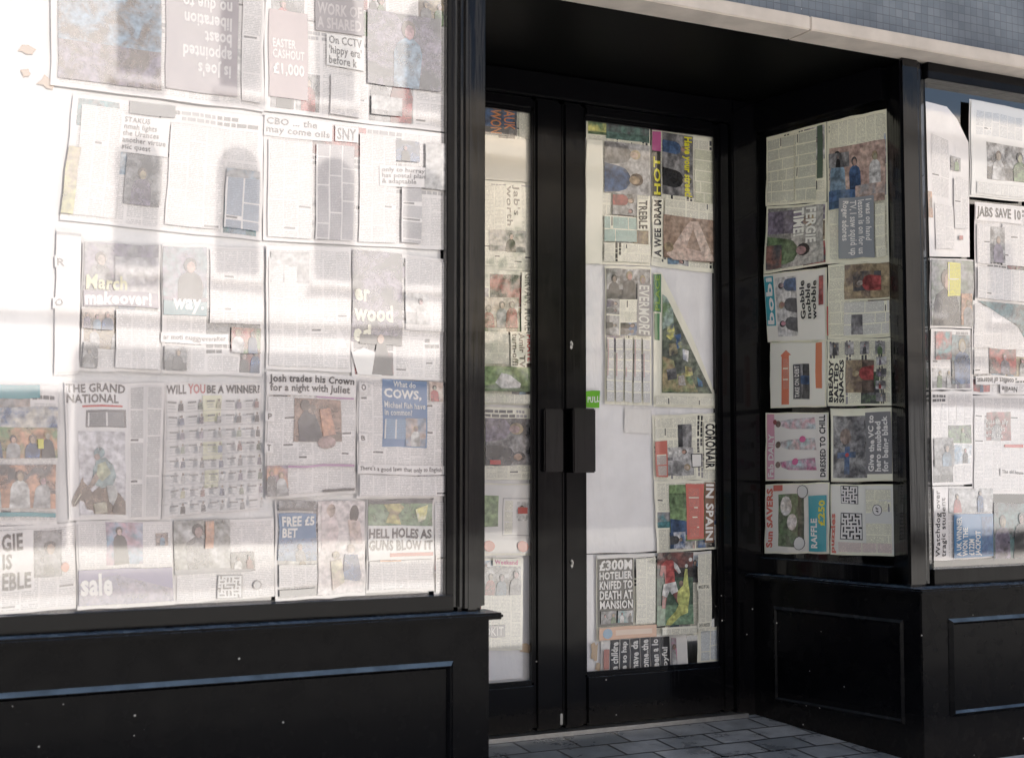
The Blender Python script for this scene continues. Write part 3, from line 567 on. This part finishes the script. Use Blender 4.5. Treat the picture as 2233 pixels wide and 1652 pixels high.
# ---- left door
S(WD,"2200,2572 2688,2582 2688,2275 2200,2261",[('P',.5,.0,.82,.38,0,dg,b_,0),('H',.56,.03,.8,.36,-90,"AUK\nWON",og,'x',.0),('T',.84,.03,.98,.38,0),('B',.0,.42,1,1,(.88,.84,.72))],'newspaper sheet with sideways dark advert strip')
S(WD,"2200,2256 2690,2271 2689,1906 2200,1890",[('T',.5,.05,.98,.97,0),('H',.72,.04,.84,.5,-90,"Jab's\nworth",(.1,.1,.1),pd,.0),('P',.55,.55,.9,.8,0,gy,cr,1)],'newspaper sheet with sideways serif heading')
S(WD,"2200,1886 2685,1902 2684,1344 2200,1334",[('P',.5,.2,.84,.43,0,(.5,.36,.22),cr,3),('H',.88,.02,.97,.45,-90,"GIRVAN, MORE",(.2,.2,.17),pd,.01),('H',.77,.47,.89,.72,-90,"Amir TV\nturn-off!",k,pd,.02),('H',.91,.48,.96,.68,-90,"PIRATE",r,pd,.02),('T',.5,.46,.73,.7,-90),('P',.5,.72,.97,.9,0,g,(.3,.45,.12),0),('GP',[(.6,.84),(.66,.77),(.74,.78),(.85,.84),(.84,.87),(.66,.88)],w_,lg),('T',.5,.92,.97,.99,0)],'newspaper sheet with sideways television headline and green photo')
S(WD,"2200,1332 2689,1329 2688,1033 2200,1033",[('P',.52,.15,.95,.8,-90,gy,dg,2),('B',.56,.72,.66,.78,r)],'newspaper sheet with grey sideways photo')
S(WD,"2200,1025 2673,1015 2671,722 2200,729",[('B',.5,.02,.98,.97,w_),('P',.52,.17,.66,.6,0,g,(.3,.5,.15),0),('B',.7,.2,.97,.72,gy),('B',.705,.21,.965,.71,w_),('T',.72,.24,.8,.7,90),('P',.84,.25,.96,.52,0,w_,lg,1),('B',.85,.33,.95,.42,r),('E',.57,.87,.055,.08,(.75,.2,.15)),('E',.90,.87,.055,.08,(.75,.2,.15))],'white newspaper page with red discs and green photo')
S(WD,"2200,725 2628,710 2624,338 2200,356",[('T',.55,.4,.97,.97,0),('P',.56,.1,.97,.4,0,lg,k,3),('H',.68,.015,.93,.07,0,"Weekend",pk,pd,.02),('B',.5,.72,.8,.85,gy),('H',.58,.74,.78,.83,0,"OKIT",w_,'x',.0)],'weekend supplement page with small group photo')
# ---- right door
S(WD,"2936,2577 3263,2582 3258,1963 2927,1951",[('P',.02,.01,.98,.1,0,g,y,0),('P',.3,.01,.98,.12,0,(.1,.25,.2),dg,0),('B',.0,.14,.25,1,pd),('P',.27,.14,.98,.5,-90,gy,lg,2),('P',.4,.5,.78,.65,-90,dg,lg,2),('H',.8,.54,.93,.74,-90,"TREBLE",k,pd,.02),('T',.27,.66,.76,.84,-90,(.5,.68,.62)),('M',.27,.85,.98,.98,-90)],'sports newspaper spread hung sideways with grey player photo',mixrot=-90)
S(WD,"3268,2574 3619,2572 3617,1951 3263,1963",[('T',.65,.1,.97,.5,-90,(.82,.83,.64)),('B',.0,.02,.13,.49,(.05,.05,.04)),('B',.0,.02,.13,.16,(.55,.1,.3)),('H',.02,.2,.12,.48,90,"HOT",y,'x',.02),('P',.15,.02,.62,.47,-90,dg,gy,2),('H',.45,.03,.6,.47,-90,"Have your street!",y,'x',.03),('H',.02,.52,.13,.93,90,"A WEE DRAM",k,pd,.03),('M',.18,.5,.97,.62,-90),('P',.16,.62,.97,.93,0,(.42,.25,.15),(.5,.33,.22),0),('GP',[(.2,.9),(.3,.84),(.5,.68),(.56,.64),(.62,.67),(.5,.84),(.9,.87),(.93,.92),(.3,.94)],sk,(.8,.6,.48)),('GP',[(.56,.65),(.68,.64),(.88,.86),(.76,.9)],(.7,.48,.36),(.8,.6,.48)),('Q',.24,.85,.07,.035,br,gd)],'tabloid spread hung sideways with yellow headline and reclining photo',mixrot=-90)
S(WD,"3025,1947 3263,1959 3259,1349 3022,1355",[('P',.02,.02,.97,.24,0,dg,lg,3),('M',.02,.24,.68,.5,-90),('H',.7,.14,.94,.49,-90,"EVERMORE",(.8,.8,.75),gy,.01)]+[('T',.02+.19*i,.52,.17+.19*i,.98,-90,(.84,.84,.82)) for i in range(5)]+[('B',.03+.19*i,.53+.1*(i%3),.045+.19*i,.8,(.6,.3,.32)) for i in range(5)],'sports newspaper page hung sideways with league tables',mixrot=-90)
S(WD,"3275,1933 3609,1944 3598,1345 3270,1347",[('H',.02,.02,.085,.28,90,"PLACE",(.3,.45,.1),(.1,.25,.12),.02),('B',.015,.3,.09,.5,(.12,.3,.14)),('GP',[(.13,.16),(.2,.18),(.93,.89),(.13,.89)],(.22,.28,.16),(.1,.12,.1)),('GP',[(.13,.16),(.2,.18),(.3,.28),(.3,.38),(.13,.42)],(.4,.55,.5),g),('GP',[(.14,.62),(.5,.68),(.7,.88),(.14,.88)],g,gd),('GP',[(.2,.4),(.3,.38),(.33,.47),(.26,.5),(.19,.47)],b_,y),('GP',[(.33,.46),(.42,.45),(.44,.55),(.36,.57)],y,b_),('GP',[(.23,.53),(.35,.52),(.38,.6),(.25,.62)],(.6,.5,.2),dg),('GP',[(.45,.56),(.55,.58),(.54,.66),(.46,.64)],b_,w_),('GP',[(.49,.69),(.6,.7),(.62,.76),(.5,.77)],y,br),('GP',[(.2,.72),(.34,.71),(.36,.79),(.22,.8)],dg,gy),('GP',[(.37,.77),(.47,.76),(.5,.84),(.38,.84)],(.3,.2,.1),lg),('GP',[(.68,.77),(.76,.8),(.77,.84),(.7,.84)],b_,t_),('T',.02,.92,.97,.985,90)],'triangular torn newspaper sheet with crowd photo',outline=[(0,0),(.12,0),(.3,.16),(.6,.46),(.97,.87),(.99,.93),(1,1),(0,1)])
S(WD,"3263,1309 3610,1325 3607,1025 3268,1026",[('M',.03,.03,.76,.97,-90),('P',.37,.15,.58,.5,-90,dg,gy,0),('P',.2,.5,.6,.92,-90,gy,lg,2),('B',.02,.4,.2,.95,(.7,.2,.15)),('T',.04,.6,.18,.93,-90,(.7,.6,.55)),('B',.56,.6,.72,.8,k),('B',.57,.61,.71,.79,w_),('H',.78,.15,.93,.82,-90,"CORONAIR",k,pd,.03)],'newspaper page hung sideways with bold black headline')
S(WD,"3268,1024 3607,1023 3598,722 3282,713",[('P',.22,.06,.78,.86,-90,g,(.25,.45,.12),2),('B',.48,.05,.76,.84,(.75,.16,.12)),('T',.52,.1,.68,.8,-90,(.8,.25,.2)),('B',.77,.03,.93,.90,(.22,.10,.05)),('H',.785,.05,.915,.87,-90,"IN SPAIN",w_,'x',.03),('P',.2,.72,.45,.95,-90,b_,w_,1)],'tabloid page hung sideways with red and green sports photo')
S(WD,"2978,712 3566,715 3562,351 2977,351",[('B',.0,.0,1,.04,w_),('B',.01,.04,.31,.83,(.0,.0,.0)),('H',.022,.055,.30,.175,0,"£300M",w_,'x',.035),('H',.022,.19,.30,.29,0,"HOTELIER",w_,'x',.035),('H',.022,.305,.30,.405,0,"KNIFED TO",w_,'x',.035),('H',.022,.42,.30,.52,0,"DEATH AT",w_,'x',.035),('H',.022,.535,.30,.635,0,"MANSION",w_,'x',.035),('P',.03,.66,.16,.8,0,gy,dg,2),('P',.17,.66,.3,.8,0,lg,t_,2),('T',.325,.05,.49,.82,0),('B',.01,.84,.5,.985,(.80,.44,.27)),('E',.08,.91,.042,.06,lb),('B',.15,.88,.46,.94,(.88,.65,.5)),
 ('P',.5,.0,.82,.86,0,(.10,.22,.13),(.05,.12,.08),0),('P',.5,.0,.82,.3,0,(.10,.09,.09),(.35,.10,.08),0),('P',.5,.62,.82,.86,0,(.14,.34,.18),(.22,.42,.22),0),
 ('GP',[(.535,.14),(.58,.10),(.63,.10),(.68,.16),(.71,.24),(.69,.26),(.65,.21),(.655,.36),(.57,.38),(.56,.22),(.54,.28),(.52,.26)],(.75,.06,.05),(.45,.04,.04)),('GP',[(.645,.12),(.68,.16),(.71,.24),(.69,.26),(.65,.19)],w_,lg),('Q',.605,.055,.018,.038,(.42,.27,.2),br),('GP',[(.555,.37),(.66,.35),(.685,.47),(.63,.50),(.61,.45),(.585,.53),(.54,.50)],w_,lg),('GP',[(.545,.50),(.585,.53),(.57,.66),(.54,.65)],(.66,.10,.08),dg),('GP',[(.635,.49),(.68,.47),(.71,.56),(.68,.60)],(.66,.10,.08),dg),
 ('GP',[(.68,.46),(.72,.40),(.745,.20),(.765,.20),(.77,.38),(.785,.50),(.775,.64),(.70,.66),(.675,.56)],(.85,.90,.08),(.55,.62,.05)),('Q',.705,.375,.02,.038,(.45,.30,.22),br),('GP',[(.69,.62),(.775,.62),(.77,.72),(.70,.76),(.62,.86),(.575,.85),(.585,.80),(.66,.70)],(.82,.86,.08),(.5,.56,.05)),('E',.755,.165,.014,.022,(.8,.8,.75)),('E',.79,.09,.016,.026,w_),('T',.86,.03,.98,.95,0),('H',.86,.4,.96,.44,0,"WAKE UP CALL",k,pd,.0),('H',.86,.86,.96,.9,0,"GHETA SHOCKER",k,pd,.0),('B',.54,.88,.84,.97,pd),('T',.54,.9,.84,.97,0)],'newspaper spread with black hotelier headline and football photo')
it=[]
for i,tx in enumerate(["e childre","e so hap","have da","ome..the","een a lo","oyful"]):
    x=.1+i*.115;it+=[('B',x,.04,x+.105,.97,k),('H',x+.012,.1 if i<5 else .35,x+.09,.95,90,tx,w_,'x',.03)]
it+=[('P',.8,.1,.86,.95,0,gy,pk,1),('B',.02,.3,.08,.9,(.6,.25,.2))]
S(WD,"2999,359 3436,360 3440,221 2998,219",it,'newspaper strip with white on black lines turned sideways',base=w_,fill=False)
S(WD,"3490,381 3619,380 3617,219 3488,222",[('T',.1,.1,.9,.9,0,(.8,.84,.84))],'small scrap of pale paper in the door corner',fill=False)
S(WD,"3123,1337 3258,1335 3258,1229 3122,1234",[],'blank white square of paper on white backing',base=(.9,.88,.85),fill=False)
# ---- splayed side window
S(WS,"93,2573 444,2576 438,2226 83,2260",[('T',.04,.05,.48,.95,-90,(.80,.81,.67)),('T',.5,.05,.84,.95,-90,(.76,.78,.64)),('B',.86,.03,.95,.7,(.1,.15,.1))],'newspaper page of listings hung sideways',mixrot=-90)
S(WS,"447,2575 768,2565 770,1929 438,1957",[('T',.05,.02,.95,.2,0),('P',.05,.2,.97,.5,0,(.5,.3,.24),sk,3),('P',.05,.24,.4,.34,0,dg,gy,1),('P',.05,.5,.5,.63,0,(.05,.15,.3),b_,0),('P',.5,.48,.97,.6,0,sk,gy,0),('B',.22,.56,.8,.97,(.30,.33,.36)),('H',.26,.58,.76,.95,-90,"I was on hand\nlesson is on for us\nTV, I saw squid up\nRoger adores",w_,'x',.01),('T',.82,.62,.97,.97,-90)],'newspaper spread with couple photo and sideways caption')
S(WS,"88,2257 438,2224 438,1957 64,1955",[('P',.05,.04,.95,.96,-90,(.44,.44,.39),(.62,.60,.53),2),('P',.05,.6,.3,.95,0,(.4,.15,.1),dg,0),('H',.48,.06,.85,.62,-90,"FERGIE\nTIME!",(.95,.95,.88),'x',.03)],'sports newspaper page hung sideways with grey player photo')
S(WS,"64,1951 435,1943 430,1623 87,1643",[('B',.02,.02,.98,.98,(.93,.91,.82)),('H',.04,.06,.15,.74,90,"bobi",w_,(.04,.4,.5),.03),('P',.2,.08,.54,.92,90,(.8,.78,.74),lg,3),('H',.6,.15,.86,.7,90,"Gobble\nnobble\nwobble",k,'x',.02),('P',.9,.1,.97,.5,0,r,dg)],'newspaper page with three-line gobble headline turned sideways')
S(WS,"441,1951 775,1929 773,1616 435,1630",[('T',.03,.05,.28,.95,90),('P',.28,.02,.98,.48,90,gd,br,0),('P',.42,.12,.86,.38,90,dg,(.3,.2,.1),1),('T',.28,.52,.98,.97,90,(.85,.85,.77)),('B',.01,.55,.03,.95,r),('P',.4,.68,.58,.95,0,dg,gy)],'newspaper page with gold framed picture')
S(WS,"101,1640 427,1627 422,1341 97,1348",[('B',.02,.02,.98,.98,(.91,.9,.8)),('G',[(.2,.2),(.3,.12),(.4,.2),(.36,.2),(.36,.95),(.22,.95),(.22,.22)],(.75,.2,.1)),('T',.245,.25,.34,.9,90,(.8,.3,.2)),('B',.82,.02,.93,.72,(.78,.24,.1)),('P',.44,.35,.72,.88,90,dg,gy,1),('H',.46,.38,.54,.86,90,"TAKE ON DEBT",w_,dg,.01)],'newspaper page with red arrow panel turned sideways')
it=[('H',.03,.3,.27,.95,90,"BREADY\nSALTED\nSNACKS",k,ps,.04),('P',.3,.32,.74,.8,90,br,gd,1)]
for i in range(4): it+=[('P',.06+i*.24,.05,.2+i*.24,.24,0,lg,dg,1)]
for i in range(4): it+=[('P',.8,.28+i*.18,.95,.4+i*.18,0,(gy if i%2 else lg),dg,1)]
S(WS,"432,1629 773,1614 769,1336 427,1345",it,'newspaper page of snack pictures turned sideways',mixrot=90)
S(WS,"69,1326 434,1319 429,1028 64,1022",[('B',.03,.02,.98,.98,(.93,.9,.85)),('B',.03,.02,.15,.98,(.82,.4,.52)),('H',.05,.3,.14,.95,90,"Fab DAILY",w_,'x',.03)]+
 [('GP',[(.26,.13+.3*i),(.4,.1+.3*i),(.8,.07+.3*i),(.82,.25+.3*i),(.4,.24+.3*i),(.28,.21+.3*i)],c,c2) for i,(c,c2) in enumerate([((.85,.45,.52),(.6,.7,.75)),((.5,.68,.7),(.85,.5,.5)),((.55,.7,.75),pk)])]+
 [('Q',.22,.17+.3*i,.045,.05,(.5,.3,.25),br) for i in range(3)]+[('E',.17,.14,.03,.04,(.35,.1,.1)),('E',.62,.4,.05,.05,pk),('E',.5,.72,.05,.05,pk),('H',.88,.04,.97,.95,90,"DRESSED TO CHILL",k,(.93,.9,.85),.03)],'fashion newspaper page with pink figures turned sideways',fill=False)
S(WS,"442,1333 773,1328 775,1029 439,1022",[('B',.02,.02,.98,.98,ps),('P',.05,.1,.6,.95,90,(.45,.45,.44),dg,0),('GP',[(.3,.15),(.55,.12),(.57,.6),(.4,.62),(.2,.5)],dg,gy),('Q',.25,.38,.09,.11,(.5,.35,.28),br),('GP',[(.12,.6),(.24,.6),(.24,.52),(.32,.52),(.32,.6),(.42,.6),(.42,.68),(.32,.68),(.32,.9),(.24,.9),(.24,.68),(.12,.68)],(.1,.15,.25),b_),('E',.28,.64,.03,.03,r),('B',.58,.06,.98,.9,(.25,.25,.26)),('H',.62,.1,.95,.87,90,"Give the VC to\nhero snubbed\nfor being black",w_,'x',.03)],'newspaper page with medal photo and white sideways headline')
S(WS,"64,1006 431,1020 428,716 53,697",[('B',.02,.02,.98,.98,(.92,.89,.82)),('H',.03,.06,.13,.92,90,"Sun SAVERS",(.75,.2,.15),'x',.04),('P',.22,.15,.62,.9,90,(.16,.2,.11),g,0),('Q',.34,.32,.09,.14,cr,w_),('Q',.44,.55,.08,.12,w_,cr),('E',.6,.12,.09,.1,dg),('E',.6,.12,.08,.09,(.8,.8,.78)),('E',.55,.85,.09,.1,dg),('E',.55,.85,.08,.09,(.8,.8,.78)),('B',.7,.18,.97,.97,(.05,.42,.5)),('H',.73,.5,.83,.92,90,"RAFFLE",w_,'x',.03),('H',.85,.25,.95,.6,90,"£250",y,'x',.03),('B',.15,.02,.3,.1,(.75,.2,.15))],'newspaper coupon page with egg photo and teal raffle box',fill=False)
S(WS,"439,1012 773,1016 775,724 433,715",[('B',.02,.02,.98,.98,(.93,.93,.85)),('X',.18,.03,.44,.27,11),('X',.18,.42,.50,.77,13),('B',.56,.06,.96,.9,(.80,.80,.75)),('T',.57,.07,.95,.4,90),('T',.57,.55,.95,.88,90),('E',.74,.36,.07,.08,dg),('E',.74,.36,.06,.07,w_),('X',.71,.32,.77,.40,5),('H',.02,.42,.11,.97,90,"puzzles",(.7,.2,.15),'x',.04),('T',.15,.82,.95,.97,90,(.87,.74,.68))],'puzzle newspaper page with two crosswords',fill=False)
# white backing sheets
wb=(.95,.94,.95)
def backing(wl,x0,x1,z0,z1,label):
    S(wl,f"{x0},{z1} {x1},{z1} {x1},{z0} {x0},{z0}",[],label,base=wb,n0=-.0105,name='white_backing_sheet',cat='paper sheet',group='',fill=False)
backing(WA,-2800,1872,690,2685,'long white paper lining behind the shop window newspapers')
backing(WD,2040,2672,205,2450,'white paper lining behind the door newspapers')
backing(WD,2900,3600,720,2500,'white paper lining behind the door newspapers')
backing(WD,2900,3430,205,715,'white paper lining at the foot of the door glass')
def tape(wl,cx,cz,w,h,rot=0,col=(.66,.50,.34)):
    seed[0]+=1;q=random.Random(seed[0])
    mt={WA:'A',WD:'D',WS:'S'}[wl]
    quad=[((cx-w/2)*1000,(cz+h/2)*1000),((cx+w/2)*1000,(cz+h/2)*1000),((cx+w/2)*1000,(cz-h/2)*1000),((cx-w/2)*1000,(cz-h/2)*1000)]
    base=[(-.5,-.42),(-.1,-.5),(.3,-.4),(.5,-.45),(.46,0),(.52,.4),(.1,.46),(-.2,.38),(-.5,.48),(-.45,.05)]
    c,s_=math.cos(rot),math.sin(rot)
    out=[(.5+(x*c-yy*s_)*(1+q.uniform(-.12,.12)),.5+(x*s_+yy*c)*(1+q.uniform(-.15,.15))) for x,yy in base]
    Page(wl,quad,seed[0],col,n0=-.0035,mats=mt,wr=.001).build([],'torn strip of brown masking tape on the glass',cat='tape',name='masking_tape',group='masking tape strips on the windows',outline=out)
for a in [(.535,2.312,.042,.026,.3),(.533,2.245,.026,.022,-.4),(.597,2.222,.045,.032,.5)]: tape(WA,*a,col=(.55,.38,.26))
for a in [(2.645,.342,.045,.035,.3),(2.97,.31,.03,.08,.1),(2.99,.245,.03,.035,.3)]: tape(WD,*a)
tape(WS,.073,1.98,.025,.04,.1)
WDf=W((0,5.038),(1,0),(0,-1))
Page(WDf,[(2912,1403),(2986,1410),(2983,1337),(2913,1337)],99,(.2,.55,.06),n0=.002,wr=.0004,mats='S').build([('H',.14,.34,.94,.7,0,"PULL",(.9,.9,.88),'x',.02)],'small green pull sign stuck on the door glass',cat='sign',name='pull_sign',group='',fill=False)

# ------------------------------------------------------------------ across the street (seen in reflections)
def archwin(parent,x,z,wd,h,yy,arch=True):
    wi=subpart('window',None,parent)
    bm=bmesh.new()
    pts=[(x-wd/2,z),(x+wd/2,z),(x+wd/2,z+h)]
    if arch: pts+= [(x+wd/2*math.cos(a*math.pi/8),z+h+wd/2*math.sin(a*math.pi/8)) for a in range(1,8)]
    pts+=[(x-wd/2,z+h)]
    bm.faces.new([bm.verts.new((a,yy+.02,b)) for a,b in pts]);obj_bm('pane',bm,M_BLIND,wi)
    boxes('frame',WX,[(x-wd/2-.1,x+wd/2+.1,yy,yy+.1,z-.1,z)],M_RENDER,wi,0)
def street_building(x0,x1,h,mat,label,rows,shop_,sp,yy=-11.6,off=.7,base=None):
    e=empty('street_building',((x0+x1)/2,yy-3,-.08),label,'building','buildings across the street')
    boxes('wall',WX,[(x0,x1,yy-6,yy,-.1,h)],mat,e,0)
    boxes('cornice',WX,[(x0,x1,yy,yy+.25,h-.5,h-.25)],mat,e,.02)
    boxes('string_course',WX,[(x0,x1,yy,yy+.12,3.2,3.4)],mat,e,.02)
    for z,hh,ar in rows:
        x=x0+off
        while x<x1-.4: archwin(e,x,z,.62,hh,yy,ar);x+=sp
    if base: boxes('dark_plinth',WX,[(x0,x1,yy+.001,yy+.1,-.1,base)],M_SHOP,e,0)
    if shop_:
        s=subpart('shopfront',None,e)
        boxes('fascia',WX,[(x0+.1,x1-.1,yy+.001,yy+.15,2.4,2.75)],M_BLIND,s,0)
        boxes('stall_riser',WX,[(x0+.1,x1-.1,yy+.001,yy+.08,-.1,2.39)],M_SHOP,s,0)
    return e
street_building(-14,3.2,10,M_RENDER,'tall white rendered building with arched windows',[(7.2,1.5,True)],False,3.4,base=2.1)
street_building(3.2,9.2,10,M_RENDER,'white rendered terrace with arched windows over dark shop',[(3.9,1.6,True),(6.7,1.5,True)],True,1.5,off=.9)
street_building(9.2,16.5,7.0,M_CREAM,'low cream rendered building with flat parapet',[(4.2,1.4,False)],True,2.2)
street_building(16.5,34,8.0,M_BRICKR,'pale stone terrace with sash windows over shops',[(4.0,1.5,False)],True,2.0)
def tree(x,y0,h,R,seed_):
    rr=random.Random(seed_);e=empty('street_tree',(x,y0,-.085),'leafy young street tree on the pavement opposite','tree')
    bm=bmesh.new()
    def limb(a,b,r0,r1,n=7):
        d=(b-a).normalized();u=d.orthogonal().normalized();v=d.cross(u);ra=[];rb=[]
        for i in range(n):
            t=i*6.2832/n;ra.append(bm.verts.new(a+(u*math.cos(t)+v*math.sin(t))*r0));rb.append(bm.verts.new(b+(u*math.cos(t)+v*math.sin(t))*r1))
        for i in range(n): bm.faces.new((ra[i],ra[(i+1)%n],rb[(i+1)%n],rb[i]))
    base=Vector((x,y0,-.1));mid=Vector((x+.1,y0,h*.45));limb(base,mid,.12,.08)
    tips=[]
    for i in range(11):
        a=rr.uniform(0,6.28);p=mid+Vector((math.cos(a)*R*rr.uniform(.4,1),math.sin(a)*R*rr.uniform(.4,.9),rr.uniform(.1,h*.42)));limb(mid,p,.045,.012,5);tips.append(p)
    obj_bm('trunk',bm,M_BARK,e)
    V=[];F=[]
    for c in tips+[mid+Vector((0,0,h*.3))]:
        for _ in range(3):
            cc=c+Vector([rr.gauss(0,.35) for _ in range(3)])
            for _ in range(60):
                p=cc+Vector([rr.gauss(0,.2) for _ in range(3)]);n=Vector([rr.gauss(0,1) for _ in range(3)]).normalized();u=n.orthogonal().normalized();v=n.cross(u);s=rr.uniform(.04,.075)
                i=len(V);V+=[p-u*s,p-v*s*.6,p+u*s,p+v*s*.6];F.append((i,i+1,i+2,i+3))
    me=bpy.data.meshes.new('crown');me.from_pydata(V,[],F);me.materials.append(M_LEAF);link(bpy.data.objects.new('crown',me),e)
tree(10.0,-9.1,5.0,1.7,4)
van=empty('parked_van',(16,-7.3,-.2),'white panel van parked at the opposite kerb','van')
bm=bmesh.new()
prof=[(-2.5,.3),(2.45,.3),(2.5,.8),(2.3,1.05),(1.75,1.2),(1.2,1.95),(.9,2.1),(-2.4,2.12),(-2.5,1.9)]
a=[bm.verts.new((16+px,-6.4,pz-.2)) for px,pz in prof];b=[bm.verts.new((16+px,-8.2,pz-.2)) for px,pz in prof];n=len(prof)
F=[bm.faces.new(a),bm.faces.new(b[::-1])]+[bm.faces.new((a[i],b[i],b[(i+1)%n],a[(i+1)%n])) for i in range(n)]
bmesh.ops.bevel(bm,geom=list({e for f in F for e in f.edges}),offset=.06,segments=3,affect='EDGES')
obj_bm('body',bm,M_VAN,van)
for yy in (-6.39,-8.21):
    bm=bmesh.new();bm.faces.new([bm.verts.new((16+px,yy,pz-.2)) for px,pz in [(.1,1.15),(1.55,1.2),(1.1,1.85),(.1,1.9)]]);obj_bm('side_window',bm,M_DGLASS,van)
for dx in(-1.6,1.6):
    for yy in(-6.45,-8.15):
        bm=bmesh.new();bmesh.ops.create_cone(bm,cap_ends=True,segments=24,radius1=.33,radius2=.33,depth=.22,matrix=Matrix.Translation((16+dx,yy,.12))@Matrix.Rotation(math.pi/2,4,'X'));obj_bm('wheel',bm,M_RUB,van)

# ------------------------------------------------------------------ light, world, camera
el=math.radians(56);az=math.radians(15)
sd=Vector((math.sin(az)*math.cos(el),math.cos(az)*math.cos(el),math.sin(el)))
L=bpy.data.lights.new('sun','SUN');L.energy=5;L.angle=math.radians(.5);L.color=(1,.965,.91)
so=bpy.data.objects.new('sun',L);so.rotation_euler=(-sd).to_track_quat('-Z','Y').to_euler();so.location=(0,0,20);C.objects.link(so)
wd=bpy.data.worlds.new('World');bpy.context.scene.world=wd;wd.use_nodes=True
nt=wd.node_tree;sky=nt.nodes.new('ShaderNodeTexSky');sky.sky_type='NISHITA';sky.sun_disc=False;sky.sun_elevation=el;sky.sun_rotation=az
sky.dust_density=4
bg=nt.nodes['Background'];bg.inputs[1].default_value=.15;nt.links.new(sky.outputs[0],bg.inputs[0])
cam=bpy.data.cameras.new('camera');cam.lens=3000/2233*36;cam.sensor_width=36;cam.clip_end=1000;cam.clip_start=.05
cam.dof.use_dof=True;cam.dof.focus_distance=5.7;cam.dof.aperture_fstop=4.0
co=bpy.data.objects.new('camera',cam);co.location=(0,0,1.1);co.rotation_euler=(math.radians(93.51),0,math.radians(-27));C.objects.link(co)
bpy.context.scene.camera=co
vs=bpy.context.scene.view_settings;vs.view_transform='Standard';vs.look='None';vs.exposure=0
